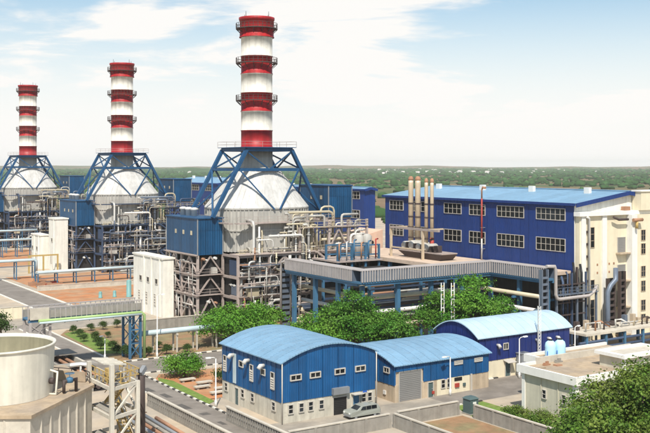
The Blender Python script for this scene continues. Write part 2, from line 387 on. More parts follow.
# far town
hb = MB(); hb.box(-7, 7, -5, 5, 0, 7); hp = hb.build('town_house', 'house_white')
hr = MB(); hr.quadbox([(-7.4, -5.4, 7.01), (7.4, -5.4, 7.01), (7.4, 5.4, 7.01), (-7.4, 5.4, 7.01), (-7, -0.3, 9.4), (7, -0.3, 9.4), (7, 0.3, 9.4), (-7, 0.3, 9.4)]); hro = hr.build('roof', 'house_roof', hp)
index_children(); first = True
for i in range(70):
    dist = random.uniform(2900, 5000); a = R(33.2 + (random.gauss(8.5, 2.6) if i % 3 else random.uniform(-18, 18)))
    o = hp if first else copy_tree(hp); first = False
    o.location = (dist * math.sin(a), dist * math.cos(a), 0); o.rotation_euler = (0, 0, random.uniform(0, 3)); s_ = random.uniform(0.5, 1.0); o.scale = (s_, s_, s_ * random.uniform(0.8, 1.3))
    tag(o, 'tiny white house of the far town on the hazy plain', 'house', 'houses of the far town')

# ------------------------------------------------------------------ roads, kerbs, soil
sheet('road', [(50.2, 30), (53.8, 30), (53.8, 176), (67.4, 196), (67.9, 400), (60.6, 400), (59.8, 196), (50.2, 180)], 0.010, 'asphalt')
sheet('cross_road', [(53.0, 131), (125, 131), (125, 139.6), (53.0, 139.6)], 0.006, 'asphalt')
sheet('paved_apron', [(30, 174), (72, 174), (72, 197), (30, 197)], 0.004, 'paving')
sheet('garden_soil', [(54.4, 140.4), (72, 140.4), (72, 172.5), (57, 172.5), (54.4, 168)], 0.05, 'brown_soil')
sheet('garden_lawn', [(54.5, 148), (57.6, 146), (60, 160), (58.5, 171), (55.3, 169)], 0.056, 'lawn')
sheet('rack_soil', [(72, 140.4), (96, 140.4), (96, 160), (72, 160)], 0.03, 'brown_soil')
sheet('verge_soil', [(54.2, 110), (56.9, 111.8), (72, 111.8), (72, 128), (56, 129), (54.2, 126)], 0.03, 'red_soil')
sheet('verge_lawn', [(54.3, 109.5), (55.6, 110.5), (56.0, 124), (55.0, 127), (54.3, 125)], 0.036, 'lawn')
sheet('red_yard', [(68.6, 200), (93, 200), (93, 229), (68.6, 229)], 0.012, 'red_soil')
sheet('left_yard', [(70, 231), (100, 231), (100, 262), (70, 262)], 0.012, 'red_soil')
sheet('left_yard_far', [(70, 290), (100, 290), (100, 345), (70, 345)], 0.012, 'red_soil')
sheet('shed_forecourt', [(56, 88.6), (82, 88.6), (82, 97.2), (56, 97.2)], 0.012, 'paving')
sheet('walled_plot', [(67.8, 60), (77.2, 60), (77.2, 88), (67.8, 88)], 0.016, 'brown_soil')
sheet('verge_grass', [(77.9, 60), (84, 60), (84, 92), (79.5, 92), (77.9, 88)], 0.016, 'lawn')
sheet('pump_path', [(79.5, 92.2), (102, 92.2), (102, 100.6), (79.5, 100.6)], 0.014, 'asphalt')
rp = random.Random(9)
for i in range(16):
    x = rp.uniform(50.8, 52.2); y = 90 + i * 5.2 + rp.uniform(-1, 1); w, l = rp.uniform(.5, 1.2), rp.uniform(.8, 3.2)
    if i > 8: x, y = 56 + (i - 8) * 4.2, rp.uniform(132.5, 137.5); w, l = l, w
    q = sheet('road_patch', [(x - w * .5, y - l * .4), (x + w * .6, y - l * .5), (x + w * .5, y + l * .5), (x - w * .6, y + l * .45)], 0.0125, 'road_tar')
def kerb(name, p, q, striped=True, w=0.28, h=0.15, L_=0.9):
    p = Vector((*p, 0)); q = Vector((*q, 0)); d = q - p; k = max(1, int(d.length / L_)); b = MB()
    for i in range(k):
        a = p + d * (i / k); c = p + d * ((i + 0.97) / k)
        z = Vector((0, 0, h / 2)); b.bar(a + z, c + z, w, h, m=(i % 2 if striped else 0))
    return structure(b.build(name, ['kerb_white', 'kerb_black']))
kerb('kerb', (53.95, 176), (53.95, 140.2), False); kerb('kerb', (50.05, 178), (50.05, 40), False)
kerb('striped_kerb', (54.5, 139.9), (96, 139.9)); kerb('striped_kerb', (53.95, 129.5), (53.95, 86))
kerb('striped_kerb', (54.6, 130.7), (96, 130.7)); kerb('kerb', (67.8, 196), (67.8, 390), False, 0.5); kerb('kerb', (59.7, 196), (59.7, 390), False, 0.5)
kerb('striped_kerb', (79.6, 92.0), (84, 92.0)); kerb('striped_kerb', (82.2, 100.8), (95, 100.8))
kerb('kerb', (54.4, 140.3), (72, 140.3), False, 0.2, 0.12)

# ------------------------------------------------------------------ boiler units with their chimneys
def chimney():
    t = thing('chimney_stack', '', 'chimney', (0, 0, 33.4))
    cuts = [33.4, 36.8, 40.6, 44.3, 48.1, 51.65, 55.4, 59.3]
    for i in range(7):
        z0, z1 = cuts[i], cuts[i + 1]; red = i % 2 == 0; r = 3.14 if i < 6 else 3.42
        b = MB(); b.lathe(0, 0, [(r + 0.10, z0 + 0.001), (r + 0.10, z0 + 0.16), (r, z0 + 0.17), (r, z1 - 0.17), (r + 0.07, z1 - 0.16), (r + 0.07, z1 - 0.001)], 40, caps=(i == 0))
        if i == 6: b.lathe(0, 0, [(3.5, 58.8), (3.6, 59.0), (3.6, 59.4), (3.1, 59.45), (3.0, 57.3), (0.02, 57.2)], 40, caps=False)
        b.build('red_band' if red else 'white_band', 'red_paint' if red else 'stack_white', t, True)
    for z in (57.1, 50.2, 42.7):
        b = MB(); R0 = 4.15
        b.lathe(0, 0, [(3.45, z), (R0, z), (R0, z + 0.16), (3.45, z + 0.16)], 28, caps=False)
        for k in range(14):
            a = 2 * math.pi * k / 14; b.bar((3.2 * math.cos(a), 3.2 * math.sin(a), z - 0.9), (R0 * math.cos(a), R0 * math.sin(a), z), 0.12)
        p = b.build('gallery_ring', 'dark_steel', t)
        b = MB()
        for k in range(28):
            a = 2 * math.pi * k / 28; c = 2 * math.pi * (k + 1) / 28
            P = Vector((R0 * math.cos(a), R0 * math.sin(a), z)); Q = Vector((R0 * math.cos(c), R0 * math.sin(c), z))
            b.bar(P, P + Vector((0, 0, 1.15)), 0.07)
            for hh in (0.6, 1.15): b.bar(P + Vector((0, 0, hh)), Q + Vector((0, 0, hh)), 0.06)
        b.build('railing', 'dark_steel', p)
    b = MB()
    a = R(62); d = Vector((math.cos(a), math.sin(a), 0)); e = Vector((-d.y, d.x, 0))
    for s_ in (-0.3, 0.3): b.bar(d * 3.55 + e * s_ + Vector((0, 0, 34)), d * 3.75 + e * s_ + Vector((0, 0, 58.0)), 0.08)
    for i in range(60): b.bar(d * 3.6 + e * -0.3 + Vector((0, 0, 34.3 + i * 0.4)), d * 3.6 + e * 0.3 + Vector((0, 0, 34.3 + i * 0.4)), 0.05)
    b.build('ladder', 'steel_pink', t)
    b = MB()
    for a in (0.3, 1.9, 3.5, 5.0): b.lathe(3.3 * math.cos(a), 3.3 * math.sin(a), [(0.07, 59.3), (0.04, 60.4)], 5)
    b.build('lightning_rod', 'dark_steel', t)
    return t

def boiler():
    t = thing('boiler_unit', '', 'boiler', (0, 0, 0)); rr = random.Random(11)
    TZ, TS, BX, BY, BZ = 33.3, 5.1, 12.4, 5.0, 19.9
    # blue A-frame: top ring, four legs, tie ring, braces
    for (x0, y0, x1, y1) in ((-TS, -TS, TS, -TS), (-TS, TS, TS, TS), (-TS, -TS, -TS, TS), (TS, -TS, TS, TS)):
        MB().bar((x0, y0, TZ - 0.35), (x1, y1, TZ - 0.35), 0.55, 0.7).build('top_beam', 'frame_blue', t)
    b = MB(); b.prism([(-TS - 0.7, -TS - 0.7), (TS + 0.7, -TS - 0.7), (TS + 0.7, TS + 0.7), (-TS - 0.7, TS + 0.7)], TZ, TZ + 0.12)
    pf = b.build('top_platform', 'frame_blue', t)
    q = TS + 0.7; MB().rail([(-q, -q, TZ + .12), (q, -q, TZ + .12), (q, q, TZ + .12), (-q, q, TZ + .12), (-q, -q, TZ + .12)], 1.1, 0.05, 3).build('railing', 'steel_pink', pf)
    MZ = 29.0; f = (TZ - MZ) / (TZ - BZ); MX = TS + (BX - TS) * f
    for sx in (-1, 1):
        for sy in (-1, 1):
            MB().bar((sx * TS, sy * TS, TZ - 0.4), (sx * BX, sy * BY, BZ), 0.78, 0.62).build('leg', 'frame_blue', t)
        MB().bar((sx * MX, -TS, MZ), (sx * MX, TS, MZ), 0.4).build('tie_beam', 'frame_blue', t)
        MB().bar((sx * TS, -TS, TZ - 0.7), (sx * MX, TS, MZ), 0.26).build('brace', 'frame_blue', t)
        MB().bar((sx * TS, TS, TZ - 0.7), (sx * MX, -TS, MZ), 0.26).build('brace', 'frame_blue', t)
        MB().bar((sx * MX, -TS, MZ), (sx * BX, BY, BZ), 0.3).build('brace', 'frame_blue', t)
        MB().bar((sx * MX, TS, MZ), (sx * BX, -BY, BZ), 0.3).build('brace', 'frame_blue', t)
    for sy in (-1, 1):
        MB().bar((-MX, sy * TS, MZ), (MX, sy * TS, MZ), 0.45, 0.6).build('tie_beam', 'frame_blue', t)
        MB().bar((-TS, sy * TS, TZ - 0.7), (0, sy * TS, MZ), 0.24).build('brace', 'frame_blue', t)
        MB().bar((TS, sy * TS, TZ - 0.7), (0, sy * TS, MZ), 0.24).build('brace', 'frame_blue', t)
        for sx in (-1, 1): MB().bar((sx * MX * 0.9, sy * (TS + 0.1), MZ), (sx * 0.6, sy * 8.25, 21.3), 0.28).build('hanger', 'frame_blue', t)
    # hood and casing
    b = MB(); b.lathe(0, 0, [(3.2, 33.2), (3.2, 29.7), (3.5, 29.3), (4.75, 28.72)], 28)
    b.lathe(0, 0, [(3.32, 31.5), (3.42, 31.55), (3.32, 31.6)], 28, caps=False); b.build('duct_neck', 'casing', t, True)
    HX, HY, CX, CY, C0, C1 = 3.1, 3.1, 10.0, 8.0, 13.2, 21.6
    def sect(a, X, Y, p):   # rounded rectangle section, p = 2 is an ellipse
        c, s_ = math.cos(a), math.sin(a); return (X * math.copysign(abs(c) ** (2 / p), c), Y * math.copysign(abs(s_) ** (2 / p), s_))
    n = 36; prof = ((0, 1.0), (0.5, 0.74), (1.0, 0.48))
    for i in range(n):
        a0, a1 = 2 * math.pi * i / n, 2 * math.pi * (i + 1) / n; rings = []
        for e, w in prof:
            p = 2 + 1.0 * (1 - e); z = C1 + (28.8 - C1) * e; X, Y = CX * w, CY * w + (1 - w) * 1.2
            am = [a0, (a0 + a1) / 2, a1]
            o_ = [(*sect(a, X, Y, p), z) for a in am]; q_ = [(*sect(a, X - .25, Y - .25, p), z - .1) for a in am]
            rings.append(o_ + q_[::-1])
        b = MB().ring_tube(rings)
        for u, v in zip(rings[:-1], rings[1:]): b.bar(u[0], v[0], .1, .12)
        b.build('hood_panel', 'hood', t)
    rim = [sect(2 * math.pi * k / 48, CX + .08, CY + .08, 3.0) for k in range(48)]
    cs = MB().prism([sect(2 * math.pi * k / 48, CX - .12, CY - .12, 3.0) for k in range(48)], C0, C1 - .05).build('casing', 'casing', t)
    b = MB()
    for k in range(60):
        a = 2 * math.pi * (k + .5) / 60 ; x, y = sect(a, CX - .06, CY - .06, 3.0); b.bar((x, y, C0 + .1), (x, y, C1 - .3), .2)
    b.prism([(x * 1.004, y * 1.004) for x, y in rim], C0 + 4.0, C0 + 4.3); b.prism(rim, C1 - .28, C1); b.build('casing_rib', 'casing', cs)
    MB().box(-14.5, -10.3, -3.9, 9.1, 0, 12.5).build('shade_block', 'shade_and_dark', t)
    MB().box(-9.4, 19.2, -7.0, 7.6, 0, C0 - 0.5).build('shade_block', 'shade_and_dark', t)  # both near-black boxes stand in for the deep shade inside the steelwork
    for x in (-5.5, 0.3, 6): 
        MB().tube([(x, -5.5, 10.6), (x, -8.0, 10.6)], 0.9, 12).build('header', 'casing', t, True); MB().tube([(x, -5.5, 6.3), (x, -8.6, 6.3)], 0.7, 12).build('header', 'shade_and_dark', t, True)
    # steel: columns, beams, floors, braces
    XS = (-15.2, -9.9, -3.2, 3.6, 10.4, 15.0, 19.6); YS = (-10.6, -4.4, 2.6, 9.6)
    top = {-15.2: 12.8, -9.9: 12.8, -3.2: 13.0, 3.6: 17.6, 10.4: 19.0, 15.0: 19.0, 19.6: 19.0}
    def has(i, j):
        if i == 0: return j >= 1
        if i >= 5: return True
        if i in (1, 4): return True
        return j in (0, 3)
    SM = 'steel_pink'
    for i, x in enumerate(XS):
        for j, y in enumerate(YS):
            if has(i, j): 
                zt = top[x] if (j == 0 or i in (0, 1, 5, 6, 4)) else 13
                MB().box(x - 0.21, x + 0.21, y - 0.21, y + 0.21, 0, zt).build('column', SM, t)
    LV = (5.2, 9.0, 13.0)
    for z in LV:
        for j, y in enumerate(YS):
            if j == 0 or j == 3: xs = XS[1:]
            else: continue
            MB().box(xs[0], xs[-1], y - 0.16, y + 0.16, z - 0.5, z - 0.02).build('floor_beam', SM, t)
        for i, x in enumerate(XS):
            if i in (2, 3): continue
            MB().box(x - 0.15, x + 0.15, YS[1] if i == 0 else YS[0], YS[3], z - 0.48, z - 0.04).build('floor_beam', SM, t)
        b = MB(); b.box(-9.9, 19.8, -11.2, -7.2, z, z + 0.1); p = b.build('walkway', SM, t)
        MB().rail([(-9.8, -11.1, z + .1), (19.7, -11.1, z + .1), (19.7, -7.3, z + .1)], 1.1, 0.06, 2.2).build('railing', 'pipe_cream' if z > 12 else SM, p)
        b = MB(); b.box(-15.7, -10.0, -5.0, 9.9, z - 0.01, z + 0.09) if z < 12 else b.box(-15.9, -15.45, -5.0, 9.9, z - 0.2, z - 0.1); p = b.build('walkway', SM, t)
        if z < 12: MB().rail([(-15.6, 9.8, z + .1), (-15.6, -4.9, z + .1), (-10.1, -4.9, z + .1)], 1.1, 0.06, 2.2).build('railing', SM, p)
    z = 17.6
    b = MB().box(3.5, 19.8, -11.0, -7.2, z, z + 0.1); p = b.build('walkway', SM, t)
    MB().rail([(3.5, -10.9, z + .1), (19.7, -10.9, z + .1), (19.7, -7.3, z + .1)], 1.1, 0.06, 2).build('railing', 'pipe_cream', p)
    for x0, x1, y0, y1 in ((-9.3, 12.5, -9.4, -8.0), (-10.9, -9.8, -8.5, 7.2), (10.1, 11.2, -6.9, 7.2)):
        p = MB().box(x0, x1, y0, y1, 18.7, 18.95).build('walkway', SM, t)
        MB().rail([(x0, y0, 18.95), (x1, y0, 18.95)] if x1 - x0 > 5 else [(x0, y0, 18.95), (x0, y1, 18.95)], 1.1, 0.06, 2).build('railing', SM, p)
    for z in (3.2, 7.3, 11.2):
        MB().box(-9.8, 19.5, -10.75, -10.5, z - .12, z + .12).build('rail_beam', SM, t)
        MB().box(-15.35, -15.1, -4.4, 9.6, z - .12, z + .12).build('rail_beam', SM, t)
    for x in (-6.5, 0.2, 7.0): MB().box(x - .14, x + .14, -10.74, -10.46, 0, 12.6).build('post', SM, t)
    for y in (-0.9, 6.1): MB().box(-15.34, -15.06, y - .14, y + .14, 0, 12.6).build('post', SM, t)
    for z in (5.05, 8.85, 12.85): MB().box(-9.6, 19.4, -10.4, -7.1, z - .1, z - .02).build('floor_grating', 'shade_and_dark', t)
    for i in range(26):
        x = rr.uniform(-9.5, 19); z = rr.choice((.4, 5.4, 9.2)); w = rr.uniform(.3, .8); MB().box(x - w, x + w, -9.8, -7.2, z, z + rr.uniform(1, 3)).build('machine_block', rr.choice(('shade_and_dark', 'steel_slate', 'dark_steel', 'tray')), t)  # dark tones paint a shaded backdrop behind the pipework
    for z, y in ((2.9, -11.7), (7.0, -11.8), (11.0, -11.6)):
        MB().box(-9.5, 19.3, y - .3, y + .3, z, z + .12).build('cable_tray', 'tray', t)
    zl = (0.3,) + LV
    for k in range(3):
        a, c = zl[k], zl[k + 1] - 0.5
        for i in (0, 2, 4, 5):
            x0, x1 = XS[i], XS[i + 1]; y = YS[0] if i else YS[1]
            xm = (x0 + x1) / 2; MB().bar((x0, y, a), (xm, y, c), 0.26).build('brace', SM, t); MB().bar((x1, y, a), (xm, y, c), 0.26).build('brace', SM, t)
        for j in (1, 2):
            ym = (YS[j] + YS[j + 1]) / 2
            MB().bar((XS[0], YS[j], a), (XS[0], ym, c), 0.26).build('brace', SM, t); MB().bar((XS[0], YS[j + 1], a), (XS[0], ym, c), 0.26).build('brace', SM, t)
    for x0, x1 in ((10.4, 15.0), (15.0, 19.6)):
        MB().bar((x0, -10.6, 13.2), ((x0 + x1) / 2, -10.6, 17.2), 0.26).build('brace', SM, t); MB().bar((x1, -10.6, 13.2), ((x0 + x1) / 2, -10.6, 17.2), 0.26).build('brace', SM, t)
    # pipework on the two faces we see, all orthogonal runs
    pm = ['pipe_white', 'pipe_white', 'pipe_white', 'pipe_cream', 'pipe_rust', 'casing', 'pipe_white']
    def el(p, r_):  # soften corners
        P = [Vector(p[0])]
        for a, c, d in zip(p[:-2], p[1:-1], p[2:]):
            a, c, d = Vector(a), Vector(c), Vector(d); e = min(r_, (a - c).length * .4, (d - c).length * .4)
            u, v = (a - c).normalized() * e, (d - c).normalized() * e
            P += [c + u, c + (u + v) * 0.3, c + v]
        return P + [Vector(p[-1])]
    for i in range(110):
        y = rr.uniform(-11.9, -7.0); x = rr.uniform(-9, 18); r_ = rr.choice((0.08, 0.1, 0.12, 0.15, 0.19, 0.26)); z0 = rr.choice((0.4, 1.6, 3.4, 5.9, 7.2, 9.8, 11.2)); z1 = z0 + rr.uniform(1.5, 7.5); x1 = max(-9.5, min(19, x + rr.uniform(-9, 9)))
        k = rr.random()
        if k < 0.45: p = [(x, y, z0), (x, y, z1), (x1, y, z1)]
        elif k < 0.75: p = [(x, y, z1), (x, y, z0), (x1, y, z0), (x1, y + rr.uniform(1, 3), z0)]
        else: p = [(x, -6.9, z1), (x, y, z1), (x, y, z0), (x1, y, z0), (x1, y, max(0.2, z0 - 2))]
        b = MB().tube(el(p, 0.6), r_, 8)
        for c, d in zip(p[:-1], p[1:]):
            c, d = Vector(c), Vector(d)
            if (d - c).length > 2:
                for f in (.3, .72): e = c.lerp(d, f); u = (d - c).normalized() * .07; b.tube([e - u, e + u], r_ * 1.6 + .02, 8)
        b.build('pipe', rr.choice(pm), t, True)
    for i in range(34):
        x = rr.uniform(-15.9, -10.4); y = rr.uniform(-4.5, 9); r_ = rr.choice((0.1, 0.14, 0.2, 0.26)); z0 = rr.choice((0.4, 1.8, 5.9, 7.0, 9.8)); z1 = z0 + rr.uniform(1.2, 4); y1 = max(-5, min(9.5, y + rr.uniform(-7, 7)))
        if z1 > 12.6: z1 = 12.6
        MB().tube(el([(x, y, z0), (x, y, z1), (x, y1, z1)], 0.6), r_, 8).build('pipe', rr.choice(pm), t, True)
    for i in range(26):
        x = rr.uniform(1.5, 19); y = rr.uniform(-11.0, -8.7); z0 = rr.choice((13.1, 13.1, 14.4, 15.6)); z1 = rr.uniform(16, 20.5); x1 = max(1, min(19.4, x + rr.uniform(-6, 6))); r_ = rr.choice((.1, .14, .18, .24))
        MB().tube(el([(x, y, z0), (x, y, z1), (x1, y, z1)], .5), r_, 8).build('pipe', rr.choice(('pipe_cream', 'pipe_white', 'pipe_cream', 'casing')), t, True)
    for i in range(8):
        x = rr.uniform(1, 18); w = rr.uniform(.4, .9); MB().box(x - w, x + w, -9.6, -8.4, 13.1, 13.1 + rr.uniform(.8, 2.2)).build('cabinet', rr.choice(('pipe_cream', 'casing', 'grey_metal')), t)
    # bold feature pipes
    for p, r_, m in (([(-6.2, -7.2, 19.3), (-6.0, -9.6, 19.3), (-6.0, -9.6, 9.6), (-9.0, -10.2, 9.6), (-9.0, -10.2, 3)], 0.26, 'pipe_white'),
                     ([(5.2, -9.0, 20.2), (5.2, -9.0, 13.4)], 0.38, 'pipe_cream'), ([(7.4, -8.8, 20.4), (7.4, -8.8, 9.5)], 0.38, 'pipe_cream'),
                     ([(2, -9.0, 20.6), (12.4, -9.0, 20.6), (12.4, -9.0, 13.4)], 0.26, 'pipe_cream'), ([(1.2, -10.9, 12.6), (1.2, -10.9, 4.2), (-3, -10.9, 4.2), (-3, -10.9, 0.2)], 0.3, 'pipe_white'),
                     ([(9, -9.9, 15.2), (18.6, -9.9, 15.2)], 0.3, 'pipe_cream'), ([(9, -9.9, 16.2), (18.6, -9.9, 16.2), (18.6, -9.9, 9.2)], 0.18, 'pipe_cream'),
                     ([(12.8, -8.8, 18), (12.8, -8.8, 21.6), (9.6, -8.8, 21.6), (9.6, -8.8, 19)], 0.2, 'pipe_cream')):
        MB().tube(el(p, 0.9), r_, 10).build('pipe', m, t, True)
    for (x, y, z, L_, r_) in ((-2.5, -9.2, 8.0, 5.0, 0.95), (12.0, -9.0, 6.8, 6.0, 0.85), (3.0, -9.4, 2.2, 6.5, 1.1), (11.5, -9.2, 2.0, 5.0, 1.0)):
        b = MB(); b.tube([(x, y, z), (x + 0.25, y, z), (x + L_ - 0.25, y, z), (x + L_, y, z)], [r_ * 0.6, r_, r_, r_ * 0.6], 14); b.build('vessel', 'casing' if z > 5 else 'steel_slate', t, True)
    for i in range(14):
        x = rr.uniform(-15, 18); y = rr.uniform(-11.5, -7) if x > -9 else rr.uniform(-4, 9); z = rr.choice((0, 5.3, 9.1)); w = rr.uniform(0.5, 1.2)
        MB().box(x - w, x + w, y - 0.5, y + 0.5, z, z + rr.uniform(0.8, 2.0)).build('cabinet', rr.choice(('grey_metal', 'casing', 'rack_blue', 'pipe_cream')), t)
    for i in range(90):
        left = i % 4 == 0; r_ = rr.choice((.06, .08, .1)); z = rr.uniform(.5, 12.4); a = rr.uniform(-4.5, 9.3) if left else rr.uniform(-9.6, 19.2); q = rr.uniform(-15.95, -15.3) if left else rr.uniform(-12.3, -10.8)
        if rr.random() < .5: pp = [(q, a, max(.2, z - rr.uniform(2, 6))), (q, a, z)] if left else [(a, q, max(.2, z - rr.uniform(2, 6))), (a, q, z)]
        else:
            e = max(-4.6, min(9.4, a + rr.uniform(-6, 6))) if left else max(-9.6, min(19.3, a + rr.uniform(-9, 9)))
            if abs(e - a) < 1: e = a + 1.2
            pp = [(q, a, z), (q, e, z)] if left else [(a, q, z), (e, q, z)]
        MB().tube(pp, r_, 6).build('conduit', rr.choice(('pipe_white', 'pipe_white', 'casing', 'steel_pink', 'tray')), t, True)
    # stair flights on the -Y face
    for k in range(3):
        z0, z1 = (0, 5.2, 9.0, 13.0)[k:k + 2]; xa, xb = (6.8, 12.6) if k % 2 else (12.6, 6.8)
        b = MB()
        for y in (-12.1, -11.3): b.bar((xa, y, z0), (xb, y, z1), 0.08, 0.3); b.bar((xa, y, z0 + 1), (xb, y, z1 + 1), 0.06)
        for s_ in range(14): f = (s_ + .5) / 14; b.box(xa + (xb - xa) * f - .14, xa + (xb - xa) * f + .14, -12.1, -11.3, z0 + (z1 - z0) * f - .02, z0 + (z1 - z0) * f + .02)
        b.build('stair', SM, t)
    # two blue drum houses on the steel
    def house(x0, x1, y0, y1, z0, z1, label):
        o = MB().box(x0 + 0.06, x1 - 0.06, y0 + 0.06, y1 - 0.06, z0 + .01, z1 - 0.02).build('drum_house', 'box_blue', t); o['label'] = label
        n = max(3, round((y1 - y0) / 1.75))
        for k in range(n):
            a, c = y0 + 0.06 + (y1 - y0 - .12) * k / n, y0 + 0.06 + (y1 - y0 - .12) * (k + 1) / n
            MB().box(x0, x0 + 0.06, a + .02, c - .02, z0, z1 - 0.03).build('cladding_panel', 'box_blue', o)
            if 0 < k < n - 1 and k % 2: 
                b = MB().box(x0 - 0.08, x0 - .003, (a + c) / 2 - .35, (a + c) / 2 + .35, z0 + 3.7, z0 + 4.5); b.build('vent', 'pipe_cream', o)
        n = max(2, round((x1 - x0) / 1.75))
        for k in range(n):
            a, c = x0 + .06 + (x1 - x0 - .12) * k / n, x0 + .06 + (x1 - x0 - .12) * (k + 1) / n
            for za, zb in ((z0, z0 + (z1 - z0) * .66), (z0 + (z1 - z0) * .67, z1 - .03)): MB().box(a + .02, c - .02, y0, y0 + 0.06, za, zb).build('cladding_panel', 'box_blue', o)
        b = MB().box(x0 - .2, x1 + .2, y0 - .2, y1 + .2, z1, z1 + 0.2); b.build('roof', 'frame_blue', o)
        for (x, y) in ((x0, y0), (x1, y0), (x0, y1)): MB().box(x - .09, x + .09, y - .09, y + .09, z0 - .1, z1 - .001).build('corner_trim', 'grey_metal', o)
        return o
    h1 = house(-15.3, -10.0, -4.6, 9.6, 12.85, 19.7, 'dark blue metal-clad drum house on the left of the boiler')
    for y in (1.5, 4.0, 6.5): 
        b = MB().lathe(-12.7, y + 0.8, [(0.6, 19.9), (0.6, 21.0), (0.8, 21.1), (0.8, 21.4), (0.3, 21.6)], 14); b.build('roof_vent', 'pipe_white', h1, True)
    house(14.0, 19.8, -5.0, 6.0, 19.1, 25.6, 'dark blue metal-clad drum house on the right of the boiler')
    for y in (-4.5, 0, 5.5): MB().box(10.4, 19.7, y - .2, y + .2, 18.7, 19.05).build('support_beam', SM, t)
    return t
U = boiler(); CH = chimney(); index_children()
UP = [(95.3, 170.7), (105.4, 269.2), (105.3, 363.1)]
ul = ['nearest boiler unit with blue drum houses, pink-grey pipework and rust-stained white hood', 'middle boiler unit with slate-blue steelwork under the middle chimney', 'farthest boiler unit at the left edge with slate-blue steelwork']
cl_ = ['tallest and nearest chimney, red and white bands above the rust-stained hood', 'middle of the three red and white banded chimneys', 'smallest and leftmost red and white banded chimney']
US = []
for i, (x, y) in enumerate(UP):
    u = U if i == 0 else copy_tree(U); c = CH if i == 0 else copy_tree(CH)
    u.location = (x, y, 0); c.location = (x, y, 33.43)
    tag(u, ul[i], 'boiler', 'boiler units in a row'); tag(c, cl_[i], 'chimney', 'red and white chimneys'); US.append(u)
index_children()
for u in US[1:]:
    for k in kids(u):
        nm = k.name.split('.')[0]
        if nm in ('column', 'floor_beam', 'brace', 'walkway', 'stair') and k.data.materials[0].name == 'steel_pink':
            k.material_slots[0].link = 'OBJECT'; k.material_slots[0].material = MATS['steel_slate']
        elif nm in ('pipe', 'conduit', 'cabinet') and random.random() < .55:
            k.material_slots[0].link = 'OBJECT'; k.material_slots[0].material = MATS[random.choice(('steel_slate', 'casing', 'dark_steel', 'tray'))]

# white annexe blocks beside the boilers
def annexe(x0, x1, y0, y1, h, label, low=False):
    t = thing('annexe_block', label, 'building', (x0, y0, 0), 'white annexes beside the boilers')
    MB().box(x0, x1, y0, y1, 0, h).build('wall', 'white_wall', t)
    MB().box(x0 - .2, x1 + .2, y0 - .2, y1 + .2, h, h + 0.35).build('parapet', 'white_wall', t)
    k = 0
    for y in (y0 + 3, y0 + 7.2, y0 + 11):
        if y < y1 - 1:
            window(t, '-X', x0, y, h * 0.56, 1.1, 0.9, 1, 1); k += 1
            louver(t, '-X', x0, y + .8, 2.0, 0.7, 2.2, 4)
            MB().box(x0 - .25, x0, y - 1.9, y - 1.6, 0, h - .01).build('pilaster', 'white_wall', t)
    return t
annexe(77.3, 79.6, 176, 191, 11.4, 'white flat-roofed annexe at the left foot of the nearest boiler unit')
annexe(86.0, 89.6, 270, 276, 14.5, 'tall white annexe left of the middle boiler unit')
annexe(84.0, 86.5, 277.5, 286, 9.5, 'lower white annexe behind the tall one, left of the middle boiler unit')

# ------------------------------------------------------------------ turbine hall and its cream front block
def big_hall(x0, x1, y0, y1, eave, ridge, wins, label, gable=True, rows=((15.0, 2.1), (20.4, 1.9)), step=2.15):
    t = thing('turbine_hall', label, 'building', (x0, y0, 0), 'blue turbine halls'); xm = (x0 + x1) / 2
    b = MB(); b.box(x0 + .1, x1 - .1, y0 + .1, y1 - .1, 0, eave - .05); b.build('wall_core', 'navy_clad', t)
    n = max(2, round((y1 - y0) / step))
    for k in range(n):
        a, c = y0 + (y1 - y0) * k / n, y0 + (y1 - y0) * (k + 1) / n
        MB().box(x0, x0 + .1, a + .025, c - .025, 0.3, eave).build('cladding_panel', 'navy_clad', t)
    n2 = max(2, round((x1 - x0) / (step * 1.5)))
    for k in range(n2):
        a, c = x0 + (x1 - x0) * k / n2, x0 + (x1 - x0) * (k + 1) / n2
        zz = lambda x: eave + (ridge - eave) * (1 - abs(x - xm) / (xm - x0)) - .05
        xs = [a + .02, c - .02] if not (a < xm < c) else [a + .02, xm, c - .02]
        for p, q in zip(xs[:-1], xs[1:]):
            MB().quadbox([(p, y0, .3), (q, y0, .3), (q, y0 + .1, .3), (p, y0 + .1, .3), (p, y0, zz(p)), (q, y0, zz(q)), (q, y0 + .1, zz(q)), (p, y0 + .1, zz(p))]).build('gable_panel', 'white_wall' if gable else 'navy_clad', t)
    nr = max(4, round((y1 - y0) / 3.0))
    for sx, xa in ((1, x0 - .35), (-1, x1 + .35)):
        za = eave + .04
        for k in range(nr):
            a, c = y0 - .6 + (y1 - y0 + 1.2) * k / nr, y0 - .6 + (y1 - y0 + 1.2) * (k + 1) / nr
            MB().quadbox([(xa, a + .01, za), (xm, a + .01, ridge), (xm, c - .01, ridge), (xa, c - .01, za), (xa, a + .01, za + .14), (xm, a + .01, ridge + .14), (xm, c - .01, ridge + .14), (xa, c - .01, za + .14)]).build('roof_sheet', 'roof_sky', t)
        b = MB(); b.bar((xa, y0 - .75, za - .2), (xm, y0 - .75, ridge - .16), .14, .7); b.build('barge_board', 'navy_clad', t)
    MB().box(xm - .4, xm + .4, y0 - .6, y1 + .6, ridge + .15, ridge + .3).build('ridge_cap', 'roof_sky', t)
    MB().box(x0 - .5, x0 - .36, y0 - .6, y1 + .6, eave - .25, eave + .2).build('gutter', 'navy_clad', t)
    for (ya, yb, c) in wins:
        for z, h in rows: window(t, '-X', x0, (ya + yb) / 2, z, round(yb - ya, 2) - .3, h, c, 2, 'frame_pale', .13, .1)
    for i, y in enumerate(np.linspace(y0 + 6, y1 - 6, 4)):
        b = MB().box(xm - 3.6, xm - 2.9, y - .6, y + .6, eave + .9, ridge + .75); b.build('roof_vent', 'white_paint', t)
    return t
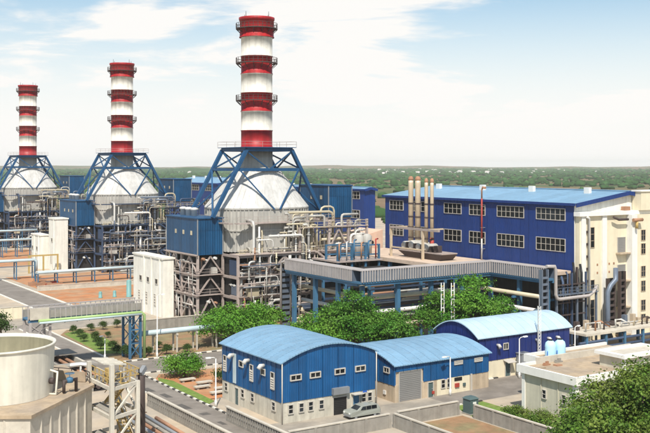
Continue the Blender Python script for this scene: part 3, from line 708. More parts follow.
HL = big_hall(126, 152.6, 115, 168.7, 23.2, 25.1, [(162.2, 167.1, 4), (155.0, 159.9, 4), (143.8, 149.1, 4), (137.0, 141.6, 4), (126.8, 133.9, 6), (116.9, 123.9, 6)], 'long navy blue turbine hall with window strips and a pale blue low-pitched roof')
HL2 = big_hall(157.0, 160.8, 220, 262, 23.0, 23.5, [(222, 228, 4), (231, 238, 4), (241, 248, 4)], 'farther navy hall seen between the nearest boiler unit and the long turbine hall', False)
HL3 = big_hall(160, 186, 316, 362, 23.0, 24.8, [(320, 327, 4), (331, 338, 4)], 'farthest navy hall in the gap right of the middle boiler unit', False)
# red and white vent pipe on the hall wall
t = thing('vent_pipe', 'slim red and white vent pipe rising along the hall wall', 'pipe', (125.2, 137.2, 12))
MB().tube([(125.2, 137.2, 12.1), (125.2, 137.2, 16.0)], .15, 10).build('white_section', 'pipe_white', t, True)
MB().tube([(125.2, 137.2, 16.0), (125.2, 137.2, 23.6)], .15, 10).build('red_section', 'hood_red', t, True)
MB().tube([(125.2, 137.2, 23.6), (125.2, 137.2, 25.2), (125.2, 136.9, 25.7), (125.2, 136.2, 25.6)], [.15, .15, .18, .24], 10).build('outlet', 'pipe_rust', t, True)
b = MB()
for z in (14, 18, 22): b.box(125.0, 125.98, 137.1, 137.3, z, z + .12)
b.build('bracket', 'grey_metal', t)

fx0, fy = 126.2, 114.0
t = thing('cream_front_block', 'cream rendered block with white pilasters in front of the hall gable', 'building', (fx0, fy, 0))
MB().box(fx0, 158, fy, 114.85, 0, 21.2).build('wall', 'cream', t)
MB().box(fx0 - .5, 158, fy - .55, 114.85, 21.2, 21.9).build('cornice', 'white_paint', t)
MB().box(140.7, 158, 112.9, 114.85, 21.92, 25.2).build('upper_block', 'cream', t)
MB().box(140.5, 158, 112.7, 114.9, 25.2, 25.45).build('upper_cornice', 'white_paint', t)
for x, w in ((127.0, 1.0), (132.2, 1.1)): MB().box(x - w / 2, x + w / 2, fy - .28, fy, 0, 21.19).build('pilaster', 'white_paint', t)
MB().box(138.1, 139.5, fy - 1.25, fy, 0, 21.18).build('pilaster', 'white_paint', t)
MB().box(139.5, 158, fy - 1.0, fy, 0, 21.17).build('bay_wall', 'cream', t)
for z in (15.8, 8.6): window(t, '-Y', fy, 129.3, z, .9, 3.4 if z > 12 else 1.6, 1, 3 if z > 12 else 1, 'cream_tan', .12, .08)
window(t, '-Y', fy, 129.3, 2.6, .9, 4.2, 1, 3, 'cream_tan', .12, .08)
for z, m in ((14.6, 'shutter'), (9.8, 'sign_blue'), (5.2, 'shutter'), (0.4, 'shutter')):
    d = door(t, '-Y', fy, 136.7, z, 2.0, 2.6, 'shutter', 'shutter_door', 9)
    MB().box(135.3, 138.09, fy - 1.0, fy - .002, z - .25, z - .02).build('ledge', 'cream_tan', t)
for z in (16.6, 14.2, 10.2, 7.6, 4.2, 1.7): window(t, '-Y', fy - 1.0, 141.3, z, 1.1, 1.8, 2, 2, 'cream_tan', .12, .06)
for z in (16.6, 14.2, 10.2, 7.6, 4.2): window(t, '-Y', fy - 1.0, 145.6, z, 1.0, 1.7, 2, 2, 'white_paint', .12, .08)
for x in (130.6, 133.6, 134.8): 
    for z in (12.6, 11.2): simple(t, '-Y', fy, x, z, 'vent_hole', 'pipe_rust', .34, .34, .05)
MB().tube([(133.8, fy - .8, 20.9), (135.2, fy - .8, 20.4), (137.6, fy - .8, 20.4)], .22, 8).build('drain_pipe', 'dark_steel', t, True)
MB().tube([(137.8, fy - 1.75, 20.3), (140.2, fy - 1.75, 20.3)], .3, 10).build('roof_duct', 'pipe_rust', t, True)
MB().tube([(138.8, fy - 1.7, 20.0), (138.8, fy - 1.7, 18.8)], .25, 8).build('roof_duct', 'yellow', t, True)
MB().box(137.4, 138.8, fy - .3, 114.6, 21.92, 22.6).build('roof_unit', 'pipe_rust', t)
for k in range(9): MB().box(127.75, 128.3, fy - .35, fy - .002, 1.5 + k * 2.1, 1.9 + k * 2.1).build('pipe_clamp', 'dark_steel', t)
MB().tube([(128.0, fy - .5, .1), (128.0, fy - .5, 20.8), (127.4, fy - .6, 21.1)], .2, 10).build('downpipe', 'pipe_white', t, True)

# vertical cable ladders, ducts and pipes in front of the cream block
def cable_ladder(x, y, z0, z1, w, label, dark=False):
    t = thing('cable_ladder', label, 'cable tray', (x, y, z0), 'cable ladders by the cream block')
    m = 'dark_steel' if dark else 'tray'
    for s_ in (-1, 1): MB().box(x + s_ * w / 2 - .1, x + s_ * w / 2 + .1, y - .35, y + .35, z0, z1).build('side_rail', m, t)
    MB().box(x - w / 2 + .1, x + w / 2 - .1, y + .1, y + .3, z0, z1).build('cables', 'black', t)
    k = int((z1 - z0) / 1.05)
    for i in range(k):
        z = z0 + .3 + i * 1.05; MB().box(x - w / 2 + .1, x + w / 2 - .1, y - .3, y - .1, z, z + .36).build('rung', m, t)
    return t
cable_ladder(114.2, 110.6, 3, 13.2, 1.3, 'grey cable ladder dropping from the end of the pipe gallery')
cable_ladder(135.2, 112.6, 0, 11.5, 1.2, 'dark cable ladder against the cream block beside its shutters', True)
cable_ladder(132.0, 112.3, 1.2, 10.5, 1.5, 'dark broad cable ladder under the round elbow duct', True)
t = thing('elbow_duct', 'grey pipe bent over the top of the cable ladders at the cream block', 'pipe', (117, 110, 0))
MB().tube([(115.2, 111, 13.6), (117.0, 111, 13.5), (117.3, 111, 12.8), (117.3, 111, 9.0), (117.6, 111, 8.3), (118.2, 111, 8.1), (125.5, 111.4, 8.1), (126.8, 111.4, 8.7), (127.4, 111.4, 9.6)], .28, 10).build('bent_pipe', 'gallery', t, True)
MB().tube([(131.0, 111.4, 0.6), (130.2, 111.4, 2.0), (130.2, 111.4, 8.3), (130.9, 111.4, 9.4), (132.2, 111.4, 10.3), (132.8, 111.9, 12.2)], .42, 12).build('bent_pipe', 'tray', t, True)
for x in (118.2, 123, 127.6): MB().box(x - .14, x + .14, 111.5, 111.8, 0, 9.6).build('post', 'tray', t)
MB().box(118, 127.7, 111.2, 112.2, 8.6, 8.72).build('landing', 'tray', t)
MB().rail([(118, 111.2, 8.72), (127.7, 111.2, 8.72)], 1.1, .06, 1.6).build('railing', 'tray', t)
for x in (119.5, 121, 122.5, 124): MB().tube([(x, 111.7, 8.55), (x + .6, 112.2, 7.4)], .16, 8).build('stub_pipe', 'dark_steel', t, True)
t = thing('riser_bank', 'bank of dark riser pipes and frames at the hall corner', 'pipe bank', (122, 112.5, 0))
rb = random.Random(3)
for i in range(12):
    x = 119.3 + i * .56; MB().tube([(x, 112.9, 0), (x, 112.9, 7.5 + rb.uniform(0, 5.5)), (x + .4, 113.6, 8 + rb.uniform(0, 6))], rb.choice((.14, .2, .26)), 8).build('riser', rb.choice(('dark_steel', 'steel_slate', 'tray', 'black')), t, True)
for z in (2.5, 5.0, 7.0, 10.0): MB().box(118.9, 126.1, 112.4, 112.6, z, z + .2).build('cross_bar', 'dark_steel', t)
for x in (118.9, 122.6, 126.0): MB().box(x - .13, x + .13, 112.3, 112.6, 0, 12).build('frame_post', 'steel_slate', t)
MB().box(119.2, 125.9, 113.9, 114.9, 0, 10.8).build('back_panel', 'shade_and_dark', t)
t = thing('valve_platform', 'low concrete platform with pipework at the foot of the cream block', 'platform', (126, 107, 0))
MB().box(117.5, 140, 104.8, 110.2, 3.0, 3.35).build('slab', 'concrete_pale', t)
for x in (118, 122.5, 127, 131.5, 136, 139.6):
    MB().box(x - .2, x + .2, 105.0, 105.4, 0, 3.0).build('pier', 'rack_blue', t); MB().box(x - .2, x + .2, 109.6, 110, 0, 3.0).build('pier', 'rack_blue', t)
for z in (.9, 1.9): MB().tube([(116.5, 105.3, z), (139, 105.3, z)], .22, 8).build('pipe', 'steel_slate', t, True)
rr = random.Random(5)
for i in range(9):
    x = 119 + i * 2.2 + rr.uniform(-.8, .8); z = 3.9 + rr.random(); MB().tube([(x, 106.4, 3.35), (x, 106.4, z), (x + rr.uniform(.8, 4), 106.4, z), (x + 4, 106.9, 3.6)], .14, 8).build('pipe', rr.choice(('pipe_white', 'dark_steel', 'pipe_cream', 'pipe_rust')), t, True)
    MB().box(x - .3, x + .4, 108, 108.7, 3.35, 3.9 + rr.random()).build('valve_box', rr.choice(('dark_steel', 'cream_tan', 'tray')), t)

# service deck between gallery and hall, with its four exhaust stacks
t = thing('service_deck', 'tan service deck on columns beside the turbine hall', 'platform', (104, 129, 0))
MB().box(112.6, 125.6, 130.2, 168.5, 11.3, 12.0).build('slab', 'pink_deck', t); MB().box(119.6, 125.6, 115.4, 130.1, 11.3, 11.9).build('slab', 'pink_deck', t)
for x in (113.2, 119, 124.8):
    for y in (130.8, 140, 150, 160, 168): MB().box(x - .3, x + .3, y - .3, y + .3, 0, 11.3).build('column', 'rack_blue', t)
for y in (132, 141, 151): MB().box(113, 124.5, y - .15, y + .15, 4.9, 5.4).build('cross_beam', 'steel_slate', t)
MB().box(121.5, 125.4, 115.6, 168, 0, 11.2).build('inner_core', 'shade_and_dark', t)  # near-black box in place of the open, shaded depth under the deck
for i in range(16):
    z = rr.choice((2.2, 3.6, 6.4, 7.8, 9.2)); y = rr.uniform(130.9, 137); x = rr.uniform(100, 112)
    MB().tube([(x, y, z), (x + rr.uniform(5, 12), y, z)], rr.choice((.2, .3, .4)), 8).build('pipe', rr.choice(('pipe_white', 'pipe_cream', 'pipe_rust', 'casing')), t, True)
t = thing('exhaust_stack_set', 'four tan exhaust stacks rising in front of the navy hall', 'exhaust stack', (118, 152, 12))
for i, (x, y, r_) in enumerate(((119, 150.9, .5), (119, 148.7, .54), (119, 146.1, .36), (119, 144.4, .36))):
    top = 26.9 - (0.35 if r_ < .4 else 0)
    s_ = MB().lathe(x, y, [(r_, 13.6), (r_, top - .6), (r_ * .97, top)], 18).build('stack', 'pipe_tan', t, True)
    MB().lathe(x, y, [(r_ * 1.02, top), (r_ * 1.1, top + .15), (r_ * .9, top + .55), (r_ * .45, top + .8)], 18).build('cap', 'pipe_rust', s_, True)
    for z in (15.5, 17.5, 19.6, 22.2): MB().lathe(x, y, [(r_ + .02, z), (r_ + .07, z + .02), (r_ + .07, z + .28), (r_ + .02, z + .3)], 18).build('clamp_ring', 'dark_steel', s_)
    if i == 3: MB().lathe(x, y, [(r_ + .05, 13.7), (r_ + .05, 15.9)], 18).build('red_sleeve', 'hood_red', s_, True)
t = thing('stack_gantry', 'tan pipe gantry framing the base of the exhaust stacks', 'gantry', (115.6, 148, 12))
for y in (152.8, 142.9): MB().box(115.35, 115.75, y - .2, y + .2, 12, 17.5).build('post', 'pipe_tan', t); MB().box(115.75, 120.5, y - .12, y + .12, 17.52, 17.8).build('side_beam', 'pipe_tan', t)
MB().box(115.3, 115.8, 138.2, 153.0, 17.5, 17.9).build('top_beam', 'steel_pink', t)
MB().box(115.4, 115.7, 143.1, 152.6, 13.7, 13.95).build('rail_beam', 'pipe_tan', t)
t = thing('generator_skid', 'grey engine skid in a dark trough at the foot of the four exhaust stacks', 'machine', (118, 146, 12))
MB().quadbox([(116.9, 139.6, 12.0), (120.0, 139.6, 12.0), (120.0, 149.6, 12.0), (116.9, 149.6, 12.0), (116.4, 138.6, 13.2), (120.4, 138.6, 13.2), (120.4, 151.6, 13.2), (116.4, 151.6, 13.2)]).build('base', 'dark_steel', t)
MB().box(116.5, 120.4, 138.6, 151.6, 13.2, 13.4).build('deck_plate', 'steel_pink', t)
for y, r_ in ((150.7, .8), (148.4, .95), (146.2, .8), (144.0, .75)): MB().tube([(116.8, y, 13.4 + r_), (117.2, y, 13.4 + r_), (119.6, y, 13.4 + r_), (119.9, y, 13.4 + r_)], [r_ * .6, r_, r_, r_ * .7], 12).build('silencer', 'casing', t, True)
for y in (149.6, 147.2, 145.1, 142.4, 141.0): MB().box(116.9, 118.4, y - .3, y + .3, 13.4, 14.4 + .3 * (y % 2)).build('engine_block', 'dark_steel', t)

# pink block at the far end of the deck
t = thing('pink_block', 'pink rendered block with sloping top at the left end of the hall', 'building', (117.6, 169.3, 0))
b = MB(); b.quadbox([(114.0, 169.3, 0), (125.8, 169.3, 0), (125.8, 178, 0), (114.0, 178, 0), (114.0, 169.3, 13.2), (125.8, 169.3, 15.9), (125.8, 178, 15.9), (114.0, 178, 13.2)]); b.build('wall', 'pink_wall', t)
for x in (119.4, 122.9): 
    b = MB().tube([(x, 169.32, 13.2), (x, 169.2, 13.2)], .42, 14); b.build('round_vent', 'black', t)
window(t, '-Y', 169.3, 123.0, 8.8, .7, 3.0, 1, 4, 'pink_wall', .12, .08)

# equipment between the nearest boiler and the hall
t = thing('filter_vessel_skid', 'grey filter vessel on a blue frame behind the gallery bend', 'machine', (104, 154, 0))
for x in (102.0, 105.2, 108.4, 111.6):
    for y in (151.5, 155.5): MB().box(x - .18, x + .18, y - .18, y + .18, 0, 14.6).build('post', 'rack_blue', t)
MB().box(101.6, 112.2, 151.0, 160, 11.5, 11.8).build('slab', 'steel_pink', t)
for z in (12.6, 14.4):
    MB().box(101.8, 111.8, 151.35, 151.65, z, z + .25).build('beam', 'rack_blue', t); MB().box(101.8, 111.8, 155.35, 155.65, z, z + .25).build('beam', 'rack_blue', t)
for x in (110.6, 112.6): MB().lathe(x + 1.2, 158.5, [(1.0, 12), (1.0, 15.6), (.6, 16.0), (.1, 16.1)], 16).build('vessel', 'casing', t, True)
for i in range(6): MB().tube([(102 + i * 1.7, 151.0, 12.1), (102 + i * 1.7, 151.0, 15 + .3 * (i % 3)), (103.2 + i * 1.7, 152, 15 + .3 * (i % 3))], .15, 8).build('pipe', rr.choice(('pipe_white', 'pipe_rust', 'hood_red', 'rack_blue')), t, True)

t = thing('process_rack', 'dense dark pipe rack with vessels between the nearest boiler and the gallery', 'pipe rack', (100, 142, 0))
rb = random.Random(44)
for x in (94.5, 100, 105.5, 111):
    for y in (131, 138, 145): MB().box(x - .2, x + .2, y - .2, y + .2, 0, 10.4).build('post', 'rack_blue', t)
for z in (3.0, 6.2, 9.4):
    for y in (131, 138, 145): MB().box(94.3, 111.2, y - .15, y + .15, z - .4, z - .05).build('cross_beam', 'steel_slate', t)
    for i in range(9):
        y = rb.uniform(130.6, 146); r_ = rb.choice((.14, .2, .28, .36)); MB().tube([(93.5 + rb.uniform(0, 3), y, z + r_), (108 + rb.uniform(0, 4), y, z + r_)], r_, 8).build('pipe', rb.choice(('pipe_white', 'pipe_cream', 'casing', 'pipe_rust', 'steel_slate', 'dark_steel')), t, True)
for i in range(10):
    x = rb.uniform(94, 110); y = rb.uniform(132, 144); MB().box(x - 1, x + 1, y - .8, y + .8, 0, rb.uniform(1.5, 2.7)).build('machine_block', rb.choice(('shade_and_dark', 'casing', 'steel_slate')), t)
MB().box(95, 111, 146.5, 150, 0, 10.6).build('dark_enclosure', 'shade_and_dark', t)
for x, y in ((97, 134), (103, 141), (108.5, 135)): MB().tube([(x, y, 4.2), (x + .3, y, 4.2), (x + 4.4, y, 4.2), (x + 4.7, y, 4.2)], [.6, .95, .95, .6], 14).build('vessel', 'casing', t, True)

# ------------------------------------------------------------------ ribbed pipe gallery on blue legs
t = thing('pipe_gallery', 'ribbed grey pipe gallery on blue legs crossing in front of the hall', 'pipe gallery', (90, 127, 0))
G0, G1 = 10.9, 13.0
def gal_run(p, q, ribs_side):
    p = Vector((*p, 0)); q = Vector((*q, 0)); d = (q - p); Ln = d.length; d.normalize(); nn = Vector((d.y, -d.x, 0)); w = 1.1
    b = MB(); c = [p - nn * w, q - nn * w, q + nn * w, p + nn * w]
    b.quadbox([v + Vector((0, 0, G0)) for v in c] + [v + Vector((0, 0, G0 + .3)) for v in c]); b.build('floor', 'rack_blue', t)
    b = MB(); w2 = w + .12; c = [p - nn * w2, q - nn * w2, q + nn * w2, p + nn * w2]
    b.quadbox([v + Vector((0, 0, G1)) for v in c] + [v + Vector((0, 0, G1 + .1)) for v in c]); b.build('cover', 'gallery', t)
    for s_ in (-1, 1):
        k = max(2, round(Ln / 3.0))
        for i in range(k):
            b = MB(); a = p + d * (Ln * i / k + .03); e = p + d * (Ln * (i + 1) / k - .03)
            o = nn * (w * s_)
            b.bar(a + o + Vector((0, 0, (G0 + G1) / 2 + .15)), e + o + Vector((0, 0, (G0 + G1) / 2 + .15)), .05, G1 - G0 - .3, m=1)
            m_ = int((e - a).length / .46)
            for j in range(m_):
                x = a + (e - a) * ((j + .5) / m_) + o + nn * (.09 * s_); b.bar(x + Vector((0, 0, G0 + .3)), x + Vector((0, 0, G1)), .2, .13, m=0)
            b.build('side_panel', ['gallery', 'tray'], t)
gal_run((90.3, 149.5), (90.3, 128.2), 1); gal_run((89.2, 127.1), (117.0, 127.1), 1); gal_run((118.1, 128.2), (118.1, 113.0), 1)
for x, y in ((90.3, 148), (90.3, 141), (90.3, 134), (90.3, 127.1), (97.5, 127.1), (104.5, 127.1), (111.5, 127.1), (118.1, 127.1), (118.1, 120), (118.1, 113.6)):
    MB().box(x - .32, x + .32, y - .32, y + .32, 0, G0 - .4).build('leg', 'rack_blue', t)
for p, q in (((90.3, 149.5), (90.3, 127.1)), ((90.3, 127.1), (118.1, 127.1)), ((118.1, 127.1), (118.1, 113.0))):
    for s_ in (-.8, .8):
        dx, dy = (s_, 0) if p[0] == q[0] else (0, s_)
        MB().bar((p[0] + dx, p[1] + dy, G0 - .2), (q[0] + dx, q[1] + dy, G0 - .2), .28, .4).build('girder', 'rack_blue', t)
for z, m in ((8.2, 'pipe_cream'), (5.8, 'pipe_white'), (3.4, 'pipe_cream')):
    MB().tube([(91.5, 128.6, z), (117, 128.6, z), (117.2, 128, z), (117.2, 114, z)], .36, 10).build('pipe', m, t, True)
    MB().box(116.4, 119.6, 119.8, 120.2, z - .75, z - .42).build('pipe_rest', 'rack_blue', t); MB().box(116.4, 119.6, 113.4, 113.8, z - .75, z - .42).build('pipe_rest', 'rack_blue', t)
    MB().tube([(92, 148, z), (92, 130, z)], .34, 10).build('pipe', m, t, True)
b = MB()   # the drop at the boiler end, bent over
for x in (89.3, 91.3): b.tube([(x, 149.5, 12.7), (x, 150.6, 12.4), (x, 151.0, 11.4), (x, 151.0, 0.2)], .22, 8)
b.build('drop_frame', 'gallery', t, True)
for k in range(11): MB().box(89.5, 91.1, 150.85, 151.0, .8 + k, 1.35 + k).build('drop_slat', 'tray', t)
MB().box(89.5, 91.1, 151.05, 151.3, .2, 12).build('cable_bundle', 'shade_and_dark', t)

# two white ladder masts behind the violet shed
for i, (px_, py_) in enumerate(((99.0, 117.5), (100.3, 116.6))):
    t = thing('ladder_mast', ('left' if i == 0 else 'right') + ' of two slim white ladder masts in front of the tree', 'mast', (px_, py_, 0), 'slim white masts')
    for s_ in (-.28, .28): MB().tube([(px_ + s_, py_, 0), (px_ + s_, py_, 11.4)], .09, 6).build('rail', 'white_paint', t)
    for k in range(16): MB().box(px_ - .28, px_ + .28, py_ - .05, py_ + .05, .6 + k * .68, .75 + k * .68).build('rung', 'yellow' if k % 2 else 'white_paint', t)

# ------------------------------------------------------------------ vaulted sheds
def shed(label, x0, x1, y0, y1, eave, rise, band, axis, clad, roofm, bandm, door_gap=None, pw=1.1):
    """ridge along `axis`; clad panels above a masonry band, arched roof sheets"""
    t = thing('vaulted_shed', label, 'shed', (x0, y0, 0), 'vaulted sheds in the foreground')
    a0, a1 = (x0, x1) if axis == 'y' else (y0, y1); b0, b1 = (y0, y1) if axis == 'y' else (x0, x1)
    T = (lambda a, b_, z: (a, b_, z)) if axis == 'y' else (lambda a, b_, z: (b_, a, z))
    zr = lambda a: eave + rise * (1 - ((a - (a0 + a1) / 2) / ((a1 - a0) / 2)) ** 2)
    i_ = .12
    MB().box(x0 + i_, x1 - i_, y0 + i_, y1 - i_, 0, eave - .02).build('inner_core', bandm, t)
    b = MB()
    if axis == 'x' and door_gap:
        b.box(x0, x1, y1 - i_, y1, 0, band); b.box(x0, x0 + i_, y0, y1 - i_, 0, band); b.box(x1 - i_, x1, y0, y1 - i_, 0, band)
        b.box(x0 + i_, door_gap[0], y0, y0 + i_, 0, band); b.box(door_gap[1], x1 - i_, y0, y0 + i_, 0, band)
    else:
        b.box(x0, x1, y0, y0 + i_, 0, band); b.box(x0, x1, y1 - i_, y1, 0, band); b.box(x0, x0 + i_, y0 + i_, y1 - i_, 0, band); b.box(x1 - i_, x1, y0 + i_, y1 - i_, 0, band)
    b.build('masonry_band', bandm, t)
    o = .06
    def panel(a_, c_, side):   # side 0: long wall at a0, 1: a1, 2: gable at b0, 3: gable at b1
        if side < 2:
            A = a0 - o if side == 0 else a1 - i_ ; Bq = a0 + i_ if side == 0 else a1 + o
            z0 = band - .08
            if door_gap and side == 0 and axis == 'x' and a_ < door_gap[1] and c_ > door_gap[0]: z0 = door_gap[2]
            P = [T(A, a_, z0), T(Bq, a_, z0), T(Bq, c_, z0), T(A, c_, z0), T(A, a_, eave - .03), T(Bq, a_, eave - .03), T(Bq, c_, eave - .03), T(A, c_, eave - .03)]
        else:
            A = b0 - o if side == 2 else b1 - i_; Bq = b0 + i_ if side == 2 else b1 + o
            P = [T(a_, A, band - .08), T(c_, A, band - .08), T(c_, Bq, band - .08), T(a_, Bq, band - .08), T(a_, A, zr(a_) - .03), T(c_, A, zr(c_) - .03), T(c_, Bq, zr(c_) - .03), T(a_, Bq, zr(a_) - .03)]
        m = MB().quadbox(P)
        # one raised seam per panel
        if side == 0: m.quadbox([T(A - .05, a_, z0), T(A, a_, z0), T(A, a_ + .09, z0), T(A - .05, a_ + .09, z0), T(A - .05, a_, eave - .04), T(A, a_, eave - .04), T(A, a_ + .09, eave - .04), T(A - .05, a_ + .09, eave - .04)])
        if side == 2: m.quadbox([T(a_, A - .05, band - .08), T(a_ + .09, A - .05, band - .08), T(a_ + .09, A, band - .08), T(a_, A, band - .08), T(a_, A - .05, zr(a_) - .04), T(a_ + .09, A - .05, zr(a_) - .04), T(a_ + .09, A, zr(a_) - .04), T(a_, A, zr(a_) - .04)])
        m.build('cladding_panel', clad, t)
    for side in range(4):
        lo, hi = (b0, b1) if side < 2 else (a0, a1)
        if side < 2: lo, hi = lo + i_ + .003, hi - i_ - .003
        n = round((hi - lo) / pw)
        for k in range(n): panel(lo + (hi - lo) * k / n + .008, lo + (hi - lo) * (k + 1) / n - .008, side)
    n = round((b1 - b0) / 1.5); e = .35; seg = 14
    for k in range(n):
        c0 = b0 - e + (b1 - b0 + 2 * e) * k / n; c1 = b0 - e + (b1 - b0 + 2 * e) * (k + 1) / n - .012
        rings = []
        for j in range(seg + 1):
            a = a0 - e + (a1 - a0 + 2 * e) * j / seg; z = zr(a)
            rings.append([T(a, c0, z + .02), T(a, c1, z + .02), T(a, c1, z + .14), T(a, c0, z + .14)])
        b = MB().ring_tube(rings)
        b.ring_tube([[T(a_, c0, z + .14), T(a_, c0 + .07, z + .14), T(a_, c0 + .07, z + .165), T(a_, c0, z + .165)] for a_, z in ((a0 - e + (a1 - a0 + 2 * e) * j / seg, zr(a0 - e + (a1 - a0 + 2 * e) * j / seg)) for j in range(seg + 1))])
        b.build('roof_sheet', roofm, t, False)
    return t, zr
A, _ = shed('blue shed with sky blue vaulted roof and cream base, nearest of the three', 57.2, 70.5, 96.5, 111.5, 7.1, 1.5, 2.5, 'y', 'blue_clad', 'roof_sky', 'cream_band')
for y in (110.3, 105.9, 103.4, 98.3): window(A, '-X', 57.2, y, 1.25, .7, .9, 1, 2)
door(A, '-X', 57.2, 107.4, 0, .9, 2.05, 'kiosk')
for y, w in ((110.6, .7), (103.6, .7), (98.5, .7)): louver(A, '-X', 57.14, y, 3.7, w, 1.9, 7, True)
simple(A, '-X', 57.14, 108.0, 2.6, 'light_strip', 'pipe_sky', .75, 3.7, .08)
for y in (106.2, 100.7): window(A, '-X', 57.14, y, 5.0, .9, .6, 1, 1)
for y in (108.2, 104.2, 100.5):
    b = MB().tube([(57.1, y, 6.1), (56.6, y, 6.1), (56.35, y, 5.75)], [.22, .24, .29], 12); b.build('fan_cowl', 'pipe_white', A, True)
for x in (59.0, 61.7, 65.2, 68.2): window(A, '-Y', 96.44, x, 4.95, 1.3, .5, 2, 1, 'frame_pale', .16, .12)
for x in (58.35, 59.8, 61.1, 62.6, 68.75, 69.65): window(A, '-Y', 96.5, x, 1.1, .55, .95, 1, 2)
door(A, '-Y', 96.5, 65.25, 0, 1.9, 2.1, 'shade_and_dark', 'roller_door', 10)
simple(A, '-Y', 96.44, 65.2, 2.55, 'door_canopy', 'grey_metal', 2.3, .75, .5)
door(A, '-Y', 96.5, 67.6, 0, .9, 2.05, 'rack_blue')
MB().box(66.9, 68.3, 95.7, 96.5, 2.2, 2.3).build('door_hood', 'frame_pale', A)
simple(A, '-Y', 96.5, 68.95, 2.2, 'sign_plate', 'sign_blue', .6, .25, .05)
MB().tube([(57.05, 96.2, .1), (57.05, 96.2, 7.0)], .07, 8).build('downpipe', 'frame_pale', A, True)
MB().tube([(70.5, 96.2, .1), (70.5, 96.2, 7.0)], .07, 8).build('downpipe', 'frame_pale', A, True)

B, _ = shed('low blue shed with a grey roller door and tan base, middle of the three', 74.2, 90.0, 97.3, 110.7, 4.7, 1.25, 2.2, 'x', 'blue_clad', 'roof_sky', 'cream_tan', (74.75, 78.55, 3.85))
door(B, '-Y', 97.42, 76.65, 0, 3.5, 3.75, 'shutter', 'roller_door', 16)
for x in (84.6, 88.1): louver(B, '-Y', 97.24, x, 3.75, 1.3, .4, 3)
window(B, '-X', 74.14, 98.9, 3.6, 1.0, .55, 2, 1)
simple(B, '-X', 74.2, 99.4, .7, 'meter_box', 'pipe_white', .5, .5, .15)
door(B, '-Y', 97.3, 79.9, 0, .8, 1.9, 'kiosk')
for x in (82.0, 83.0): window(B, '-Y', 97.3, x, .95, .55, 1.0, 1, 2)
simple(B, '-Y', 97.3, 84.6, 1.55, 'notice_board', 'black', 1.3, .45, .08)
simple(B, '-Y', 97.3, 84.35, .75, 'red_box', 'hood_red', .7, .5, .2)
simple(B, '-Y', 97.3, 80.3, .4, 'fire_box', 'hood_red', .35, .35, .2)
simple(B, '-Y', 97.3, 85.6, .75, 'meter_box', 'kiosk', .4, .4, .2)
simple(B, '-Y', 97.3, 82.5, 2.0, 'sign_plate', 'sign_blue', .5, .2, .05)
MB().box(86.7, 86.95, 97.1, 97.29, 0, 2.2).build('downpipe', 'frame_pale', B)
MB().box(81.0, 86.6, 97.27, 97.298, 0, 2.1).build('render_panel', 'cream', B)

C, _ = shed('violet blue shed with a whitish vaulted roof, farthest of the three', 91.5, 109.6, 101.0, 110.0, 6.0, 1.6, 2.6, 'x', 'violet_clad', 'roof_pale', 'cream')
for x in (95.0, 102.6, 105.0, 106.8): 
    b = MB().tube([(x, 100.95, 4.6), (x, 100.5, 4.6), (x, 100.25, 4.3)], [.2, .22, .26], 12); b.build('fan_cowl', 'pipe_white', C, True)
window(C, '-Y', 100.94, 96.6, 3.9, .8, .75, 2, 1)
door(C, '-Y', 101, 97.0, 0, .9, 2.0, 'kiosk')
b = MB(); b.quadbox([(96.2, 99.9, 2.05), (97.8, 99.9, 2.05), (97.8, 101, 2.3), (96.2, 101, 2.3), (96.2, 99.9, 2.13), (97.8, 99.9, 2.13), (97.8, 101, 2.38), (96.2, 101, 2.38)]); b.build('door_hood', 'frame_pale', C)
t = thing('steel_cabinet', 'tall grey steel cabinet against the violet shed', 'cabinet', (99.3, 100.1, 0))
MB().box(98.6, 100.1, 99.8, 100.85, .1, 3.1).build('body', 'grey_metal', t); MB().box(98.5, 100.2, 99.7, 100.9, 3.1, 3.2).build('top', 'grey_metal', t); MB().box(98.7, 100.0, 99.9, 100.8, 0, .1).build('plinth', 'concrete', t)
for x in (98.68, 99.38): MB().box(x, x + .64, 99.76, 99.8, .25, 3.0).build('cabinet_door', 'grey_metal', t)

# ------------------------------------------------------------------ pump house with roof tanks
t = thing('pump_house', 'olive rendered pump house with a white-edged flat roof beside the big tree', 'building', (84.5, 76.9, 0))
MB().box(84.5, 104, 76.9, 85.4, 0, 5.1).build('wall', 'olive_wall', t); MB().box(89.6, 104, 85.4, 89.4, 0, 5.1).build('rear_wall', 'olive_wall', t)
b = MB(); b.box(84.0, 104.5, 76.4, 76.75, 4.85, 5.8); b.box(84.0, 84.35, 76.75, 85.9, 4.85, 5.8); b.box(84.35, 89.2, 85.55, 85.9, 4.85, 5.8); b.box(89.2, 89.55, 85.55, 89.9, 4.85, 5.8); b.box(89.55, 104.5, 89.55, 89.9, 4.85, 5.8); b.build('roof_edge', 'white_paint', t)
MB().box(84.35, 104.5, 76.75, 85.55, 5.1, 5.45).build('roof_slab', 'tan_deck', t); MB().box(89.55, 104.5, 85.55, 89.55, 5.1, 5.449).build('roof_slab', 'tan_deck', t)
MB().box(87.0, 104.4, 85.4, 85.7, 5.45, 6.25).build('parapet_wall', 'concrete_pale', t)
for x, y in ((84.35, 76.75), (84.35, 84.85)): MB().box(x, x + .5, y, y + .5, 0, 4.849).build('corner_pier', 'white_paint', t)
for y in (79.6, 82.3): MB().box(84.42, 84.5, y - .06, y + .06, 0, 4.84).build('render_joint', 'olive_wall', t)
for y in (81.7, 78.6): window(t, '-X', 84.5, y, 2.4, .55, .95, 1, 2, 'frame_pale', .18, .08)
b = MB(); b.box(93.2, 101, 77.3, 81, 5.45, 6.9); b.build('roof_room', 'olive_wall', t)
for x in (93.12, 96.6): MB().box(x, x + .35, 77.2, 77.6, 5.46, 6.89).build('room_pier', 'white_paint', t)
